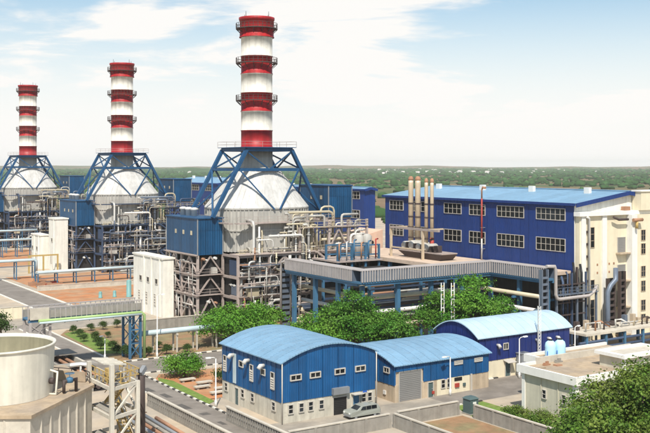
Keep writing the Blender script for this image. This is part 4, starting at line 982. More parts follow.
b = MB(); b.box(92.7, 101.4, 76.78, 77.5, 6.9, 7.3); b.box(92.7, 101.4, 80.7, 81.4, 6.9, 7.3); b.box(92.7, 93.4, 77.5, 80.7, 6.9, 7.3); b.box(100.7, 101.4, 77.5, 80.7, 6.9, 7.3); b.build('room_roof_edge', 'white_paint', t)
MB().box(93.4, 100.7, 77.5, 80.7, 6.9, 7.05).build('room_roof', 'concrete_pale', t)
for i, (x, y) in enumerate(((91.0, 87.0), (92.5, 86.8))):
    k = thing('water_tank', ('left' if i == 0 else 'right') + ' of two pale aqua plastic water tanks on the pump house roof', 'tank', (x, y, 5.45), 'aqua roof tanks')
    MB().lathe(x, y, [(.66, 5.45)] + [(.68 + .03 * (j % 2), 5.6 + j * .2) for j in range(9)] + [(.6, 7.5), (.3, 7.75), (.26, 7.76)], 22).build('shell', 'aqua_tank', k, True)
    MB().lathe(x, y, [(.3, 7.76), (.3, 7.9), (.1, 7.95)], 14).build('lid', 'black', k, True)
    MB().tube([(x - .75, y - .2, 5.5), (x - .75, y - .2, 6.4), (x - .6, y - .1, 6.5)], .05, 6).build('pipe', 'sign_blue', k)
for i, (x, w) in enumerate(((85.2, 1.1), (88.2, .9))):
    k = MB().box(x, x + w, 83.2, 83.9, 5.452, 5.6).build('timber_scrap', 'pipe_rust' if i else 'tan_deck'); tag(k, ('rusty' if i else 'tan') + ' flat scrap lying on the pump house roof near the parapet', 'scrap')

rs = random.Random(2)
for i, (x, y, nm, m, sz) in enumerate(((87.6, 84.4, 'rusty', 'pipe_rust', .5), (90.2, 84.9, 'grey', 'concrete', .6), (97.2, 83.8, 'pale', 'concrete_pale', .7), (99.4, 84.6, 'dark', 'dark_steel', .5))):
    k = MB(); k.box(x - sz, x + sz, y - .2, y + .2, 5.452, 5.62); k.box(x - sz * .7, x + sz * .5, y - .15, y + .25, 5.62, 5.75); k.box(x - sz * .2, x + sz * .6, y - .1, y + .1, 5.75, 5.95)
    tag(k.build('rubble_pile', m), nm + ' rubble heaped against the pump house parapet', 'rubble', 'rubble on the pump house roof')
# ------------------------------------------------------------------ white tank on its octagonal base, lower left
t = thing('storage_tank', 'big off-white open-topped storage tank in the lower left corner', 'tank', (24.6, 95.0, 8))
MB().lathe(24.6, 95.0, [(5.15, 8.02), (5.2, 9.6), (5.28, 11.2), (5.36, 12.75)], 64, caps=False).build('shell', 'tank_white', t, True)
MB().lathe(24.6, 95.0, [(5.36, 12.7), (5.48, 12.72), (5.48, 12.92), (5.27, 12.92), (5.25, 12.5)], 64, caps=False).build('rim', 'tank_white', t, True)
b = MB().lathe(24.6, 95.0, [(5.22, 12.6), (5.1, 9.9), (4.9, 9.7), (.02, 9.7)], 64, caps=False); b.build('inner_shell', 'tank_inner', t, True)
MB().tube([(28.7, 91.7, 9.4), (29.0, 91.4, 9.4)], .3, 10).build('manhole', 'dark_steel', t, True)
MB().tube([(28.6, 92.0, 8.1), (29.2, 91.5, 8.1), (29.3, 91.4, 10.2), (28.7, 91.9, 10.4)], .1, 8).build('level_pipe', 'tank_white', t, True)
t = thing('drain_valve', 'blue handled drain valve on the deck beside the storage tank', 'valve', (30.6, 91.8, 8))
MB().tube([(30.0, 91.6, 8.1), (30.0, 91.6, 9.2), (31.3, 91.9, 9.2), (31.3, 91.9, 8.05)], .16, 8).build('pipe', 'dark_steel', t, True)
MB().lathe(30.6, 91.7, [(.32, 9.0), (.34, 9.4), (.2, 9.5)], 12).build('body', 'rack_blue', t, True)
b = MB(); b.lathe(30.6, 91.7, [(.42, 9.85), (.48, 9.88), (.42, 9.91)], 14, caps=False); b.bar((30.6, 91.7, 9.5), (30.6, 91.7, 9.88), .06); b.bar((30.15, 91.7, 9.88), (31.05, 91.7, 9.88), .06); b.build('handwheel', 'rack_blue', t)
t = thing('tank_base', 'grey-white faceted concrete base with a tan deck under the storage tank', 'building', (24, 95, 0))
poly = [(12, 93.6), (25.0, 85.5), (33.6, 93.9), (34.2, 104.5), (26, 108), (14, 106)]
n = len(poly); b = MB(); b.prism(poly, 0, 7.7); b.build('wall', 'concrete_pale', t)
ctr = (24, 96.5); ex = [(ctr[0] + (x - ctr[0]) * 1.025, ctr[1] + (y - ctr[1]) * 1.025) for x, y in poly]
MB().prism(ex, 7.7, 8.0).build('deck', 'tan_deck', t)
for i in range(2):
    p, q = Vector(poly[i]), Vector(poly[i + 1]); k = 7; nn = (q - p).normalized(); nn = Vector((nn.y, -nn.x))
    for j in range(1, k):
        c = p.lerp(q, j / k) + nn * .01; MB().bar((c.x, c.y, 0), (c.x, c.y, 7.69), .3, .04).build('buttress', 'concrete_pale', t)
b = MB(); b.bar((30.6, 98.5, 8.05 + .5), (33.4, 95.2, 8.05 + .5), .15, 1.0); b.build('parapet', 'tan_deck', t)
MB().rail([(29.8, 101, 8.0), (33.6, 96.0, 8.0), (33.6, 94.6, 8.0)], 1.1, .07, 1.4).build('railing', 'dark_steel', t)

# steel stair tower
t = thing('stair_tower', 'white steel stair tower with yellow flights beside the tank base', 'stair tower', (36.5, 92, 0))
cx = [(34.6, 89.6), (37.9, 91.2), (34.4, 95.4), (38.0, 96.4)]
hts = (10.6, 8.4, 10.0, 8.4)
for (x, y), h in zip(cx, hts): MB().box(x - .2, x + .2, y - .2, y + .2, 0, h).build('column', 'tower_paint', t)
for z in (2.6, 5.4, 8.2):
    for i, j in ((0, 1), (0, 2), (1, 3), (2, 3)):
        MB().bar((*cx[i], z), (*cx[j], z), .22, .34).build('beam', 'tower_paint', t)
    b = MB(); b.prism([(34.8, 90.0), (35.9, 90.4), (35.7, 95.6), (34.7, 95.2)], z + .18, z + .26); b.build('landing', 'concrete', t)
for z0, z1 in ((2.6, 5.4), (5.4, 8.2)):
    MB().bar((cx[0][0], cx[0][1], z0), (cx[1][0], cx[1][1], z1), .18).build('brace', 'tower_paint', t)
    MB().bar((cx[1][0], cx[1][1], z0), (cx[3][0], cx[3][1], z1), .18).build('brace', 'tower_paint', t)
for k, (z0, z1) in enumerate(((0, 2.8), (2.8, 5.6), (5.6, 8.4))):
    b = MB(); ya, yb = (91.2, 95.4) if k % 2 else (95.4, 91.2); x = 36.5 + .5 * (k % 2)
    for s_ in (-.45, .45): b.bar((x + s_, ya, z0), (x + s_, yb, z1), .07, .3); b.bar((x + s_, ya, z0 + 1), (x + s_, yb, z1 + 1), .06)
    for i in range(11): f = (i + .5) / 11; b.box(x - .45, x + .45, ya + (yb - ya) * f - .16, ya + (yb - ya) * f + .16, z0 + (z1 - z0) * f - .03, z0 + (z1 - z0) * f + .03)
    b.build('flight', 'yellow', t)
MB().rail([(34.6, 95.3, 8.46), (34.7, 90, 8.46), (38.1, 91.3, 8.46), (38, 96.3, 8.46)], 1.1, .08, 1.0).build('railing', 'yellow', t)
MB().box(34.9, 35.6, 91.4, 92.3, 8.47, 9.8).build('control_box', 'yellow', t)
b = MB(); b.quadbox([(35.0, 92.9, 10.0), (37.4, 92.9, 9.7), (37.4, 96.4, 9.7), (35.0, 96.4, 10.0), (35.0, 92.9, 10.08), (37.4, 92.9, 9.78), (37.4, 96.4, 9.78), (35.0, 96.4, 10.08)]); cnp = b.build('canopy', 'tower_paint', t)
for k in range(5): MB().bar((35.0, 93.0 + k * .82, 10.12), (37.4, 93.0 + k * .82, 9.82), .08).build('canopy_rib', 'tower_paint', cnp)
for x, y in ((37.2, 93.1), (37.2, 96.2)): MB().box(x - .06, x + .06, y - .06, y + .06, 8.3, 9.7).build('canopy_post', 'tower_paint', t)
t.location.x -= .45; t.location.y += .3
t = thing('parasol_light', 'white twin-headed light on a short post by the tank railing', 'lamp', (33.2, 96.6, 8))
MB().bar((33.3, 96.4, 8), (33.3, 96.4, 9.7), .16).build('post', 'white_paint', t)
for s_ in (-1, 1): MB().bar((33.3, 96.4, 9.7), (33.3 + s_ * .9, 96.4 - s_ * .5, 9.6), .35, .2).build('lamp_head', 'lamp_glass', t)
# dark floodlight column
t = thing('floodlight_column', 'thick dark floodlight column beside the stair tower', 'lamp post', (41.0, 96.0, 0))
t.location = (40.3, 96.4, 0)
MB().lathe(40.6, 96.0, [(.42, 0), (.38, 7.6), (.3, 7.7)], 12).build('column', 'dark_steel', t, True)
MB().bar((40.4, 95.8, 7.9), (41.1, 96.3, 8.5), .45, .5).build('lamp_head', 'grey_metal', t)
MB().bar((40.2, 96.3, 7.7), (40.9, 95.6, 7.7), .18).build('bracket', 'dark_steel', t)

# ------------------------------------------------------------------ slatted and plain compound walls
def slat_wall(label, x, y0, y1, h=1.6):
    t = thing('slatted_wall', label, 'wall', (x, y0, 0), 'slatted concrete boundary walls')
    MB().box(x - .12, x + .12, y0, y1, 0, .3).build('plinth', 'concrete', t); MB().box(x - .2, x + .2, y0 - .05, y1 + .05, h, h + .14).build('coping', 'concrete_pale', t)
    MB().box(x + .05, x + .1, y0, y1, .3, h).build('backing', 'concrete', t)
    n = int((y1 - y0) / .55)
    for k in range(n):
        y = y0 + (y1 - y0) * (k + .5) / n; MB().box(x - .12, x + .05, y - .15, y + .15, .3, h).build('slat', 'concrete', t)
    MB().box(x - .11, x + .049, y0, y1, .85, .97).build('mid_rail', 'concrete', t)
    return t
slat_wall('slatted concrete wall on the near side of the road', 47.6, 84, 113)
slat_wall('slatted concrete wall in front of the long side of the nearest shed', 52.6, 78, 101.4)
def plain_wall(label, p, q, h=1.5, m='concrete', g='plain yard walls', pil=3.2):
    t = thing('yard_wall', label, 'wall', (*p, 0), g); p = Vector((*p, 0)); q = Vector((*q, 0)); d = q - p; n = max(1, round(d.length / pil)); dn = d.normalized()
    for k in range(n):
        a, c = p + d * (k / n) + dn * .16, p + d * ((k + 1) / n) - dn * .16
        MB().bar(a + Vector((0, 0, h / 2)), c + Vector((0, 0, h / 2)), .2, h).build('wall_panel', m, t)
    for k in range(n + 1):
        a = p + d * (k / n); MB().bar(a, a + Vector((0, 0, h + .05)), .32).build('post', m, t)
    MB().bar(p + Vector((0, 0, h + .12)), q + Vector((0, 0, h + .12)), .34, .13).build('coping', 'concrete_pale', t)
    return t
plain_wall('low yard wall along the front of the nearest shed', (53.2, 88.4), (66.6, 88.4))
plain_wall('low yard wall between the two bare plots', (67.2, 88.2), (67.2, 66))
plain_wall('low yard wall in front of the roller door shed', (67.9, 88.6), (77.0, 88.6))
plain_wall('low yard wall running from the green kiosk to the pump house grass', (77.6, 86.2), (77.6, 64))
plain_wall('grey block wall behind the low pipe rack', (66.5, 161.5), (84, 161.5), 2.3)
plain_wall('pale low wall behind the red soil yard', (69, 229.8), (93, 229.8), 1.0, 'concrete_pale', 'plain yard walls', 6)
plain_wall('pale low wall in front of the red soil yard', (68.8, 199.4), (84, 199.4), .9, 'concrete_pale', 'plain yard walls', 6)
plain_wall('cream wall at the left edge beyond the tank', (38, 190.8), (54.6, 190.8), 2.2, 'cream', 'plain yard walls', 2.4)
t = thing('kiosk', 'dark green electrical kiosk at the corner of the yard walls', 'kiosk', (78.6, 88.4, 0))
MB().box(77.9, 79.4, 87.4, 88.9, 0, .15).build('plinth', 'concrete', t); MB().box(78.0, 79.3, 87.5, 88.8, .15, 1.85).build('body', 'kiosk', t)
MB().quadbox([(77.9, 87.4, 1.85), (79.4, 87.4, 1.85), (79.4, 88.9, 1.85), (77.9, 88.9, 1.85), (78.2, 87.7, 2.1), (79.1, 87.7, 2.1), (79.1, 88.6, 2.1), (78.2, 88.6, 2.1)]).build('roof', 'kiosk', t)
for x in (78.05, 78.68): MB().box(x, x + .57, 87.46, 87.5, .3, 1.75).build('kiosk_door', 'kiosk', t)
MB().box(78.4, 78.9, 87.42, 87.46, 1.3, 1.55).build('notice', 'white_paint', t)

t = thing('culvert', 'open concrete culvert with cover slabs between the tank and the road', 'culvert', (47, 138, 0))
MB().box(44.2, 44.6, 124, 152, 0, 1.1).build('side_wall', 'concrete', t); MB().box(48.9, 49.3, 124, 152, 0, .7).build('side_wall', 'concrete_pale', t)
MB().box(44.6, 48.9, 124, 152, .01, .05).build('bed', 'shade_and_dark', t)
for i, (y, w) in enumerate(((126, 3.4), (136.5, 2.2), (146.5, 4.2))): MB().box(44.1, 49.4, y - w / 2, y + w / 2, 1.11, 1.3).build('cover_slab', 'concrete', t)
for x in (45.4, 46.6, 47.7): MB().tube([(x, 124.2, .45), (x, 151.8, .45)], .28, 10).build('pipe', 'dark_steel' if x < 46 else 'pipe_rust', t, True)
t = thing('yard_pipes', 'bundle of grey pipes lying beyond the stair tower', 'pipe', (44, 104, 0))
for i in range(5): MB().tube([(42.6 + i * .7, 92 + i, .3), (42.9 + i * .7, 114 - i * 2, .3)], .22, 10).build('pipe', ('grey_metal', 'pipe_rust', 'concrete')[i % 3], t, True)
for y in (96, 103, 110): MB().box(42.2, 46.2, y - .1, y + .1, 0, .09).build('sleeper', 'bark', t)
# stone benches on the verge
for i, (x, y, a) in enumerate(((57.4, 122.4, 10), (58.6, 119.6, 10), (57.2, 117.4, 10), (59.2, 115.4, 10), (57.6, 113.4, 10))):
    k = thing('stone_bench', ['farthest', 'second farthest', 'middle', 'second nearest', 'nearest'][i] + ' of the five stone slabs laid on the soil by the shed', 'bench', (x, y, 0), 'stone slabs on the verge')
    MB().box(x - 1.1, x + 1.1, y - .4, y + .4, .32, .48).build('slab', 'concrete_pale', k)
    for s_ in (-.7, .7): MB().box(x + s_ - .15, x + s_ + .15, y - .3, y + .3, 0, .32).build('support', 'concrete', k)

# ------------------------------------------------------------------ cable bridge over the road and the low rack
t = thing('cable_bridge', 'blue-green cable bridge with slatted sides crossing the road', 'bridge', (50, 142.5, 0))
Z0, Z1 = 7.3, 9.1
MB().box(41, 58.4, 141.4, 144.0, Z0, Z0 + .2).build('floor', 'rack_blue', t)
for y in (141.3, 144.1):
    MB().box(41, 58.6, y - .1, y + .1, Z1 - .15, Z1).build('top_rail', 'gallery', t); MB().box(41, 58.6, y - .12, y + .12, Z0 - .3, Z0 - .003).build('girder', 'rack_blue', t)
    n = 22
    for k in range(n + 1): x = 41 + 17.5 * k / n; MB().box(x - .05, x + .05, y - .06, y + .06, Z0, Z1 - .15).build('upright', 'gallery', t)
    MB().box(41, 58.5, y - .03, y + .03, Z0 + .2, Z1 - .5).build('side_sheet', 'concrete', t)
MB().tube([(42.4, 140.9, Z0 - .1), (58.2, 140.9, Z0 - .1), (58.8, 140.9, Z0 - .6), (58.8, 140.9, .1)], .22, 10).build('green_pipe', 'pipe_green', t, True)
MB().tube([(42.4, 140.5, Z0 - .35), (58.2, 140.5, Z0 - .35)], .16, 10).build('blue_pipe', 'pipe_sky', t, True)
for x in (41.3, 44.2, 56.6, 58.3):
    for y in (141.3, 144.1): MB().box(x - .17, x + .17, y - .17, y + .17, 0, Z0 - .3).build('leg', 'rack_blue' if x > 50 else 'gallery', t)
for xa, xb in ((41.3, 44.2), (56.6, 58.3)):
    for y in (141.3, 144.1):
        for z in (0.3, 2.4, 4.5): 
            MB().bar((xa, y, z), (xb, y, z + 2.1), .12).build('lacing', 'rack_blue' if xa > 50 else 'gallery', t); MB().bar((xb, y, z), (xa, y, z + 2.1), .12).build('lacing', 'rack_blue' if xa > 50 else 'gallery', t)
    for z in (2.4, 4.5): MB().box(xa, xb, 141.2, 141.4, z - .1, z + .1).build('tie', 'rack_blue', t)
MB().box(41.2, 44.0, 140.98, 141.08, Z0 + .1, Z1).build('end_panel', 'concrete_pale', t)
for k in range(6): MB().bar((46 + k * 1.9, 141.4, Z0 - .3), (46.9 + k * 1.9, 142.7, Z0 - .9), .1).build('knee_brace', 'steel_slate', t)
t = thing('low_pipe_rack', 'low rack carrying a broad pale blue pipe above the garden soil', 'pipe rack', (65, 142.6, 0))
MB().tube([(58.9, 142.8, 3.5), (75, 142.8, 3.5)], .42, 14).build('pipe', 'pipe_sky', t, True)
MB().tube([(58.9, 143.7, 3.3), (75, 143.7, 3.3)], .26, 12).build('pipe', 'pipe_white', t, True)
for x in (61.5, 65, 68.5, 72):
    for y in (142.5, 143.9): MB().box(x - .12, x + .12, y - .12, y + .12, 0, 2.8).build('post', 'concrete_pale', t)
    MB().box(x - .14, x + .14, 142.2, 144.2, 2.8, 3.05).build('cross_bar', 'concrete_pale', t)
def far_rack(label, y, x0, x1, z, drop):
    t = thing('yard_pipe_rack', label, 'pipe rack', ((x0 + x1) / 2, y, 0), 'pipe racks in the red yards')
    for k, (dy, r_, m) in enumerate(((0, .38, 'pipe_sky'), (.9, .22, 'pipe_white'), (1.5, .28, 'casing'))):
        p = [(x0, y + dy, z), (x1, y + dy, z)]
        if drop and k == 0: p += [(x1 + .5, y + dy, z - .5), (x1 + .5, y + dy, z - 3.2)]
        MB().tube(p, r_, 10).build('pipe', m, t, True)
    n = max(2, round((x1 - x0) / 5))
    for i in range(n + 1):
        x = x0 + (x1 - x0) * i / n
        for dy in (-.3, 1.8): MB().box(x - .13, x + .13, y + dy - .13, y + dy + .13, 0, z - .6).build('post', 'rack_blue', t)
        MB().box(x - .13, x + .13, y - .5, y + 2, z - .6, z - .38).build('cross_bar', 'rack_blue', t)
    MB().box(x0, x1, y + .5, y + .7, z - 1.7, z - 1.5).build('cable_tray', 'tray', t)
far_rack('upper pipe rack at the left edge beyond the red yard', 255, 52, 75.6, 5.0, True)
far_rack('long pale pipe rack in front of the middle boiler unit', 240, 72, 101, 3.2, False)
far_rack('far pipe rack in front of the leftmost boiler unit', 318, 70, 98, 5.6, False)
far_rack('short pipe rack at the foot of the leftmost boiler unit', 334, 74, 100, 7.5, False)
# yard equipment
rr = random.Random(21)
sx_ = sorted(70.5 + rr.random() * 7 for i in range(9))
for i in range(9):
    x = sx_[i]; y = 233 + rr.random() * 17; L_ = rr.uniform(1.5, 4)
    k = thing('steel_stack', '', 'steel stack', (x, y, 0), 'stacked steel in the red yard')
    k['label'] = 'rust red steel stack in the far red yard, ' + ['nearest the road', 'second from the road', 'third from the road', 'fourth from the road', 'fifth from the road', 'sixth from the road', 'seventh from the road', 'eighth from the road', 'farthest from the road'][i]
    for j in range(3): MB().box(x - L_ / 2, x + L_ / 2, y - .9 + j * .62, y - .4 + j * .62, 0, .5 + .4 * rr.random()).build('bundle', rr.choice(('pipe_rust', 'steel_pink', 'hood_red', 'pipe_rust')), k)
for i, (x, y, h, r_) in enumerate(((77.1, 210.0, 1.5, .38), (80.4, 209.9, 1.5, .38), (83.1, 208.1, 3.9, .55))):
    k = thing('teal_vessel', ['left of two short teal vessels on the red soil yard', 'right of two short teal vessels on the red soil yard', 'tall teal vessel on the red soil yard'][i], 'tank', (x, y, 0), 'teal vessels')
    MB().lathe(x, y, [(r_ * 1.2, 0), (r_ * 1.2, .15), (r_, .16), (r_, h - .3), (r_ * .7, h - .05), (.05, h)], 16).build('shell', 'teal', k, True)
    MB().lathe(x, y, [(.08, h - .02), (.08, h + .3)], 8).build('nozzle', 'yellow' if i < 2 else 'pipe_sky', k)
t = thing('yellow_gate', 'yellow pipe barrier in front of the white annexe by the middle boiler', 'barrier', (80, 268, 0))
for x in (78, 82, 86): MB().box(x - .2, x + .2, 267.8, 268.2, 0, 4.6).build('post', 'yellow', t)
MB().box(77.8, 86.2, 267.8, 268.2, 4.6, 5.0).build('bar', 'yellow', t)

# ------------------------------------------------------------------ lamp posts and masts
def lamp(label, x, y, h, dx, dy):
    t = thing('street_lamp', label, 'street lamp', (x, y, 0), 'white street lamps')
    MB().lathe(x, y, [(.16, 0), (.16, .8), (.09, .85), (.06, h)], 8).build('pole', 'white_paint', t, True)
    MB().tube([(x, y, h - .05), (x + dx * .3, y + dy * .3, h + .15), (x + dx, y + dy, h + .2)], .05, 6).build('arm', 'white_paint', t, True)
    MB().bar((x + dx * .8, y + dy * .8, h + .18), (x + dx * 1.5, y + dy * 1.5, h + .2), .3, .16).build('lamp_head', 'lamp_glass', t)
lamp('white street lamp beside the garden shrubs', 53.3, 143.2, 3.6, -.7, -.5)
lamp('white street lamp between the low rack and the striped kerb', 60.6, 140.15, 9.6, .8, 0)
lamp('white street lamp on the road verge before the nearest shed', 54.4, 107.8, 6.0, -.9, 0)
lamp('white street lamp on the front of the roller door shed', 82.5, 96.4, 5.0, -1, -.2)
lamp('white street lamp at the corner of the pump house', 97.2, 98.8, 5.6, 1, 0)
lamp('white street lamp behind the roof tanks', 110.8, 101, 5.6, .7, 0)
t = thing('lattice_mast', 'thin white lattice mast standing before the violet shed', 'mast', (102.2, 99.9, 0))
P3 = [(102.0, 99.8), (102.45, 99.8), (102.22, 100.2)]
for x, y in P3: MB().bar((x, y, 0), (x, y, 9.6), .06).build('leg', 'white_paint', t)
b = MB()
for k in range(19):
    for i in range(3): p, q = P3[i], P3[(i + 1) % 3]; b.bar((*p, .1 + k * .5), (*q, .6 + k * .5), .04)
b.build('lacing', 'white_paint', t); MB().bar((102.2, 99.9, 9.6), (102.2, 99.9, 11.2), .04).build('rod', 'white_paint', t)

# ------------------------------------------------------------------ parked car
t = thing('parked_car', 'silver grey estate car parked beside the nearest shed', 'car', (67.0, 94.2, 0))
prof = [(-2.15, .35), (-2.2, .75), (-2.05, .95), (-1.2, 1.02), (-.55, 1.45), (.9, 1.5), (1.85, 1.4), (2.1, .98), (2.2, .8), (2.18, .35)]
def carx(x): return 66.9 + x
rings = []
for y, s_ in ((-.82, .96), (-.78, 1.0), (.78, 1.0), (.82, .96)): rings.append([(carx(x * s_), 94.2 + y * (.86 if z > 1.2 else 1), .3 + (z - .3) * s_) for x, z in prof])
MB().ring_tube(rings).build('body', 'car_paint', t)
for s_ in (-1, 1):
    for xs in ((-.75, .05), (.12, .8), (.88, 1.6)):
        y = 94.2 + s_ * .815; x0, x1 = xs; lo, hi = 1.02, 1.38; k = .35 if x0 < -.5 else 0
        b = MB(); b.quadbox([(carx(x0), y - .02, lo), (carx(x1), y - .02, lo), (carx(x1), y + .02, lo), (carx(x0), y + .02, lo), (carx(x0 + k), y - .02 - s_ * .06, hi), (carx(x1), y - .02 - s_ * .06, hi), (carx(x1), y + .02 - s_ * .06, hi), (carx(x0 + k), y + .02 - s_ * .06, hi)]); b.build('side_window', 'glass', t)
b = MB(); b.quadbox([(carx(-1.17), 93.55, 1.05), (carx(-1.12), 93.55, 1.05), (carx(-1.12), 94.85, 1.05), (carx(-1.17), 94.85, 1.05), (carx(-.62), 93.6, 1.43), (carx(-.57), 93.6, 1.43), (carx(-.57), 94.8, 1.43), (carx(-.62), 94.8, 1.43)]); b.build('windscreen', 'glass', t)
for x in (-1.4, 1.35):
    for y in (93.42, 94.8):
        w = MB().tube([(carx(x), y, .32), (carx(x), y + .18, .32)], .32, 16).build('wheel', 'tyre', t, True)
        MB().tube([(carx(x), y - .012, .32), (carx(x), y + .192, .32)], .19, 12).build('rim', 'grey_metal', w, True)
for y in (93.5, 94.6): MB().box(carx(-2.2), carx(-2.1), y, y + .3, .66, .82).build('headlight', 'lamp_glass', t); MB().box(carx(2.1), carx(2.2), y, y + .3, .8, .95).build('tail_light', 'hood_red', t)
MB().box(carx(-2.24), carx(-2.12), 93.5, 94.9, .35, .55).build('bumper', 'grey_metal', t)

# ------------------------------------------------------------------ trees and shrubs
def leaf_mesh(name, lobes, nleaf, size, m, rs):
    """many leaf-sized quads in clumps through the lobes (cx, cy, cz, rx, ry, rz)"""
    g = np.random.default_rng(rs); vol = np.array([l[3] * l[4] * l[5] for l in lobes]) ** .7; vol /= vol.sum()
    C = []
    per = 44; ncl = nleaf // per
    for l, v in zip(lobes, vol):
        k = max(4, int(ncl * v)); d = g.normal(size=(k, 3)); d /= np.linalg.norm(d, axis=1)[:, None]
        d[:, 2] = np.where(d[:, 2] < -.35, -d[:, 2], d[:, 2])
        rad = g.uniform(.2, 1.0, k) ** .4
        c = d * rad[:, None] * np.array(l[3:6]) + np.array(l[:3]); C.append(np.concatenate([c, d], axis=1))
    C = np.concatenate(C); k = len(C)
    cs = size * 2.3 * g.uniform(.6, 1.5, k)
    P = np.repeat(C[:, :3], per, 0) + g.normal(size=(k * per, 3)) * np.repeat(cs, per)[:, None] * np.array([.62, .62, .34])
    N = np.repeat(C[:, 3:], per, 0) * .7 + g.normal(size=(k * per, 3)) * .55 + np.array([0, 0, .5]); N /= np.linalg.norm(N, axis=1)[:, None]
    A_ = np.cross(N, g.normal(size=N.shape)); A_ /= np.linalg.norm(A_, axis=1)[:, None]; B_ = np.cross(N, A_)
    s_ = size * g.uniform(.55, 1.2, len(P))[:, None]
    V = np.stack([P - A_ * s_ * .5, P + B_ * s_ * .33, P + A_ * s_ * .5, P - B_ * s_ * .33], 1).reshape(-1, 3)
    n = len(P); me = bpy.data.meshes.new(name)
    me.vertices.add(n * 4); me.vertices.foreach_set('co', V.ravel()); me.loops.add(n * 4); me.loops.foreach_set('vertex_index', np.arange(n * 4, dtype=np.int32))
    me.polygons.add(n); me.polygons.foreach_set('loop_start', np.arange(0, n * 4, 4, dtype=np.int32)); me.update(calc_edges=True); me.materials.append(MATS[m])
    return me
def tree(label, x, y, h, rad, nleaf, size, m, seed, group='trees among the sheds', flat=.62, nl=9, base=.35):
    t = thing('tree', label, 'tree', (x, y, 0), group); r_ = random.Random(seed)
    lobes = []
    for i in range(nl):
        a = 2 * math.pi * i / nl + r_.uniform(-.4, .4); q = rad * r_.uniform(.35, .68) * (0.2 if i == 0 else 1)
        lr = rad * r_.uniform(.36, .55); lz = lr * r_.uniform(.6, .85) * flat / .62
        zc = h * base + (h * (1 - base) - lz) * (r_.uniform(.35, .8) if i else 1.0)
        zc = min(zc, h - lz)
        lobes.append((q * math.cos(a), q * math.sin(a), zc, lr, lr, lz))
    me = leaf_mesh('crown', lobes, nleaf, size, m, seed); o = bpy.data.objects.new('crown', me); COL.objects.link(o); o.parent = t
    tr = max(.14, h * .028); b = MB()
    b.tube([(x, y, 0), (x + .1, y, h * .2), (x - .05, y + .1, h * .42), (x, y, h * .6)], [tr * 1.5, tr, tr * .8, tr * .4], 10)
    b.build('trunk', 'bark', t, True)
    for i, l in enumerate(lobes):
        z0 = h * r_.uniform(.2, .42)
        MB().tube([(x, y, z0), (x + l[0] * .5, y + l[1] * .5, z0 + (l[2] - z0) * .65), (x + l[0], y + l[1], l[2] + l[5] * .2)], [tr * .6, tr * .4, tr * .12], 7).build('limb', 'bark', t, True)
    return t
tree('broad low bright green tree behind the nearest shed, left of its pair', 75.0, 145.0, 6.6, 5.6, 15000, .42, 'leaf_fresh', 1, base=.1, nl=13)
tree('bright green tree behind the nearest shed, right of its pair', 80.0, 144.2, 6.4, 4.6, 11000, .42, 'leaf_fresh', 2, base=.2)
tree('low bushy tree at the left of the clump under the gallery', 77.0, 121.5, 8.0, 4.6, 13000, .38, 'leaf_fresh', 3, base=.1, nl=13)
tree('tallest tree of the clump between the blue sheds and the gallery', 83.6, 120.5, 10.9, 5.6, 19000, .38, 'leaf', 4, base=.1, nl=13)
tree('dark round tree at the left end of the violet shed', 88.2, 116.5, 8.0, 4.0, 11000, .36, 'leaf', 5, base=.2)
tree('small tree of the clump at the gallery bend', 86.0, 122.5, 9.2, 4.2, 10000, .38, 'leaf_fresh', 15, base=.1, nl=13)
tree('tall green tree behind the violet shed in front of the gallery', 105.4, 118.0, 12.0, 5.6, 18000, .40, 'leaf_fresh', 6, base=.1, nl=13)
tree('smaller tree beside the white ladder masts behind the violet shed', 99.8, 119.6, 9.6, 4.0, 11000, .38, 'leaf', 7, base=.25)
tree('small dark tree at the right end behind the violet shed', 110.0, 116.4, 8.6, 3.0, 5000, .36, 'leaf', 17, base=.25)
tree('big olive green tree filling the lower right corner', 66.4, 53.8, 13.7, 7.2, 64000, .30, 'leaf_olive', 8, 'trees in the right foreground', .75, 22, .15)
tree('olive green tree at the right edge behind the corner tree', 76.2, 57.0, 14.2, 6.2, 42000, .30, 'leaf_olive', 9, 'trees in the right foreground', .8, 20, .15)
tree('dark tree at the left edge beside the tank', 44.9, 171, 4.2, 1.8, 2500, .36, 'leaf_dark', 10, base=.2)
tree('light green bush-like tree on the verge by the nearest shed', 58.4, 125.6, 3.4, 3.1, 7000, .28, 'leaf_fresh', 12, 'bushes on the verge', base=.1)
tree('small dark bush at the corner of the nearest shed', 61.8, 119.4, 2.2, 1.7, 2500, .26, 'leaf_dark', 13, 'bushes on the verge', base=.1)
tree('low dark bush against the back of the nearest shed', 64.6, 118.6, 2.4, 1.8, 2500, .26, 'leaf_dark', 14, 'bushes on the verge', base=.1)
tree('broad low bush by the pump house wall', 82.2, 84.0, 1.4, 1.6, 2500, .2, 'leaf_olive', 16, 'bushes on the verge', base=.1)
tree('low bush under the pump house windows', 82.0, 79.8, 1.7, 1.7, 2800, .2, 'leaf_olive', 18, 'bushes on the verge', base=.1)
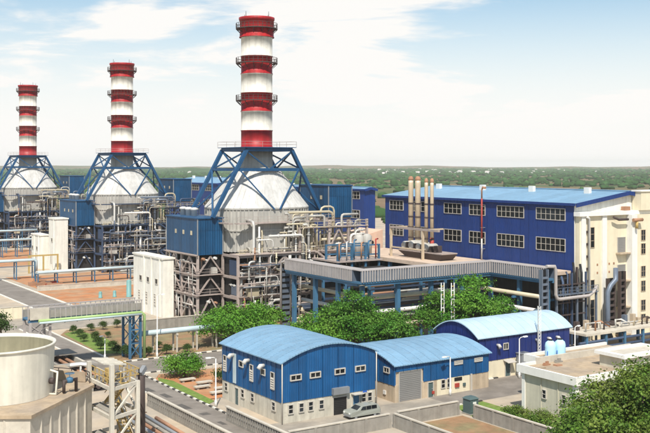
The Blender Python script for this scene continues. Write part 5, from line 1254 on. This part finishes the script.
# clipped shrubs in the garden
sm = [leaf_mesh('foliage', [(0, 0, .75, .72, .72, .7)], 2200, .13, 'leaf_dark', 30), leaf_mesh('foliage', [(0, 0, .7, .65, .7, .65), (.2, .1, 1.0, .4, .4, .35)], 2200, .13, 'leaf_dark', 31)]
stm = MB().lathe(0, 0, [(.07, 0), (.05, .7)], 6).build('stem', 'bark'); stem_me = stm.data; bpy.data.objects.remove(stm)
spots = [(56.7, 168.1, 1.1), (56.7, 164.5, 1.25), (60.4, 169.3, 1.2), (62.6, 169.2, 1.2), (65.5, 169.8, 1.2), (55.7, 159.5, 1.1), (57.2, 158.2, 1.3), (56.6, 155.0, 1.3), (55.7, 151.6, 1.2), (57.2, 150.4, 1.3), (56.5, 146.5, 1.3), (56.7, 142.8, 1.5), (62.4, 154.0, 1.3), (59.9, 142.0, 1.2), (62.8, 141.6, 1.4), (66.4, 141.6, 1.1), (60.5, 161, .9), (64, 147.5, 1.0)]
where = ['at the far tip of the garden row', 'second from the far tip of the garden row', 'leftmost along the far garden edge', 'second along the far garden edge', 'third along the far garden edge', 'nearest the road kerb in mid row', 'paired behind the kerb shrub in mid row', 'in the middle of the garden row', 'beside the street lamp, nearer the road', 'beside the street lamp, away from the road', 'before the cable bridge leg', 'at the near end of the garden row', 'under the cable bridge in mid garden', 'left of the lamp below the low rack', 'right of the lamp below the low rack', 'under the low rack posts', 'small, alone on the soil', 'small, between the rack and the bridge leg']
for i, (x, y, s_) in enumerate(spots):
    k = thing('shrub', 'round dark green shrub ' + where[i], 'shrub', (x, y, .05), 'clipped garden shrubs')
    for nm, me in (('foliage', sm[i % 2]), ('stem', stem_me)):
        o = bpy.data.objects.new(nm, me); COL.objects.link(o); o.parent = k
    s_ *= .78; k.scale = (s_, s_, s_ * random.uniform(.9, 1.2)); k.rotation_euler = (0, 0, i * 1.3)

# ------------------------------------------------------------------ haze
hb = MB().box(-10800, 10800, -10800, 10800, -3, 66)
hm = bpy.data.materials.new('haze'); hm.use_nodes = True; hm.node_tree.nodes.clear()
ho = hm.node_tree.nodes.new('ShaderNodeOutputMaterial'); hv = hm.node_tree.nodes.new('ShaderNodeVolumePrincipled')
hv.inputs['Color'].default_value = (1, 1, 1, 1); hv.inputs['Density'].default_value = 0.00008; hv.inputs['Anisotropy'].default_value = 0.0
hm.node_tree.links.new(hv.outputs[0], ho.inputs['Volume']); MATS['haze'] = hm
tag(hb.build('haze', 'haze'), 'thin pale haze over the plain', 'haze', None, 'stuff')
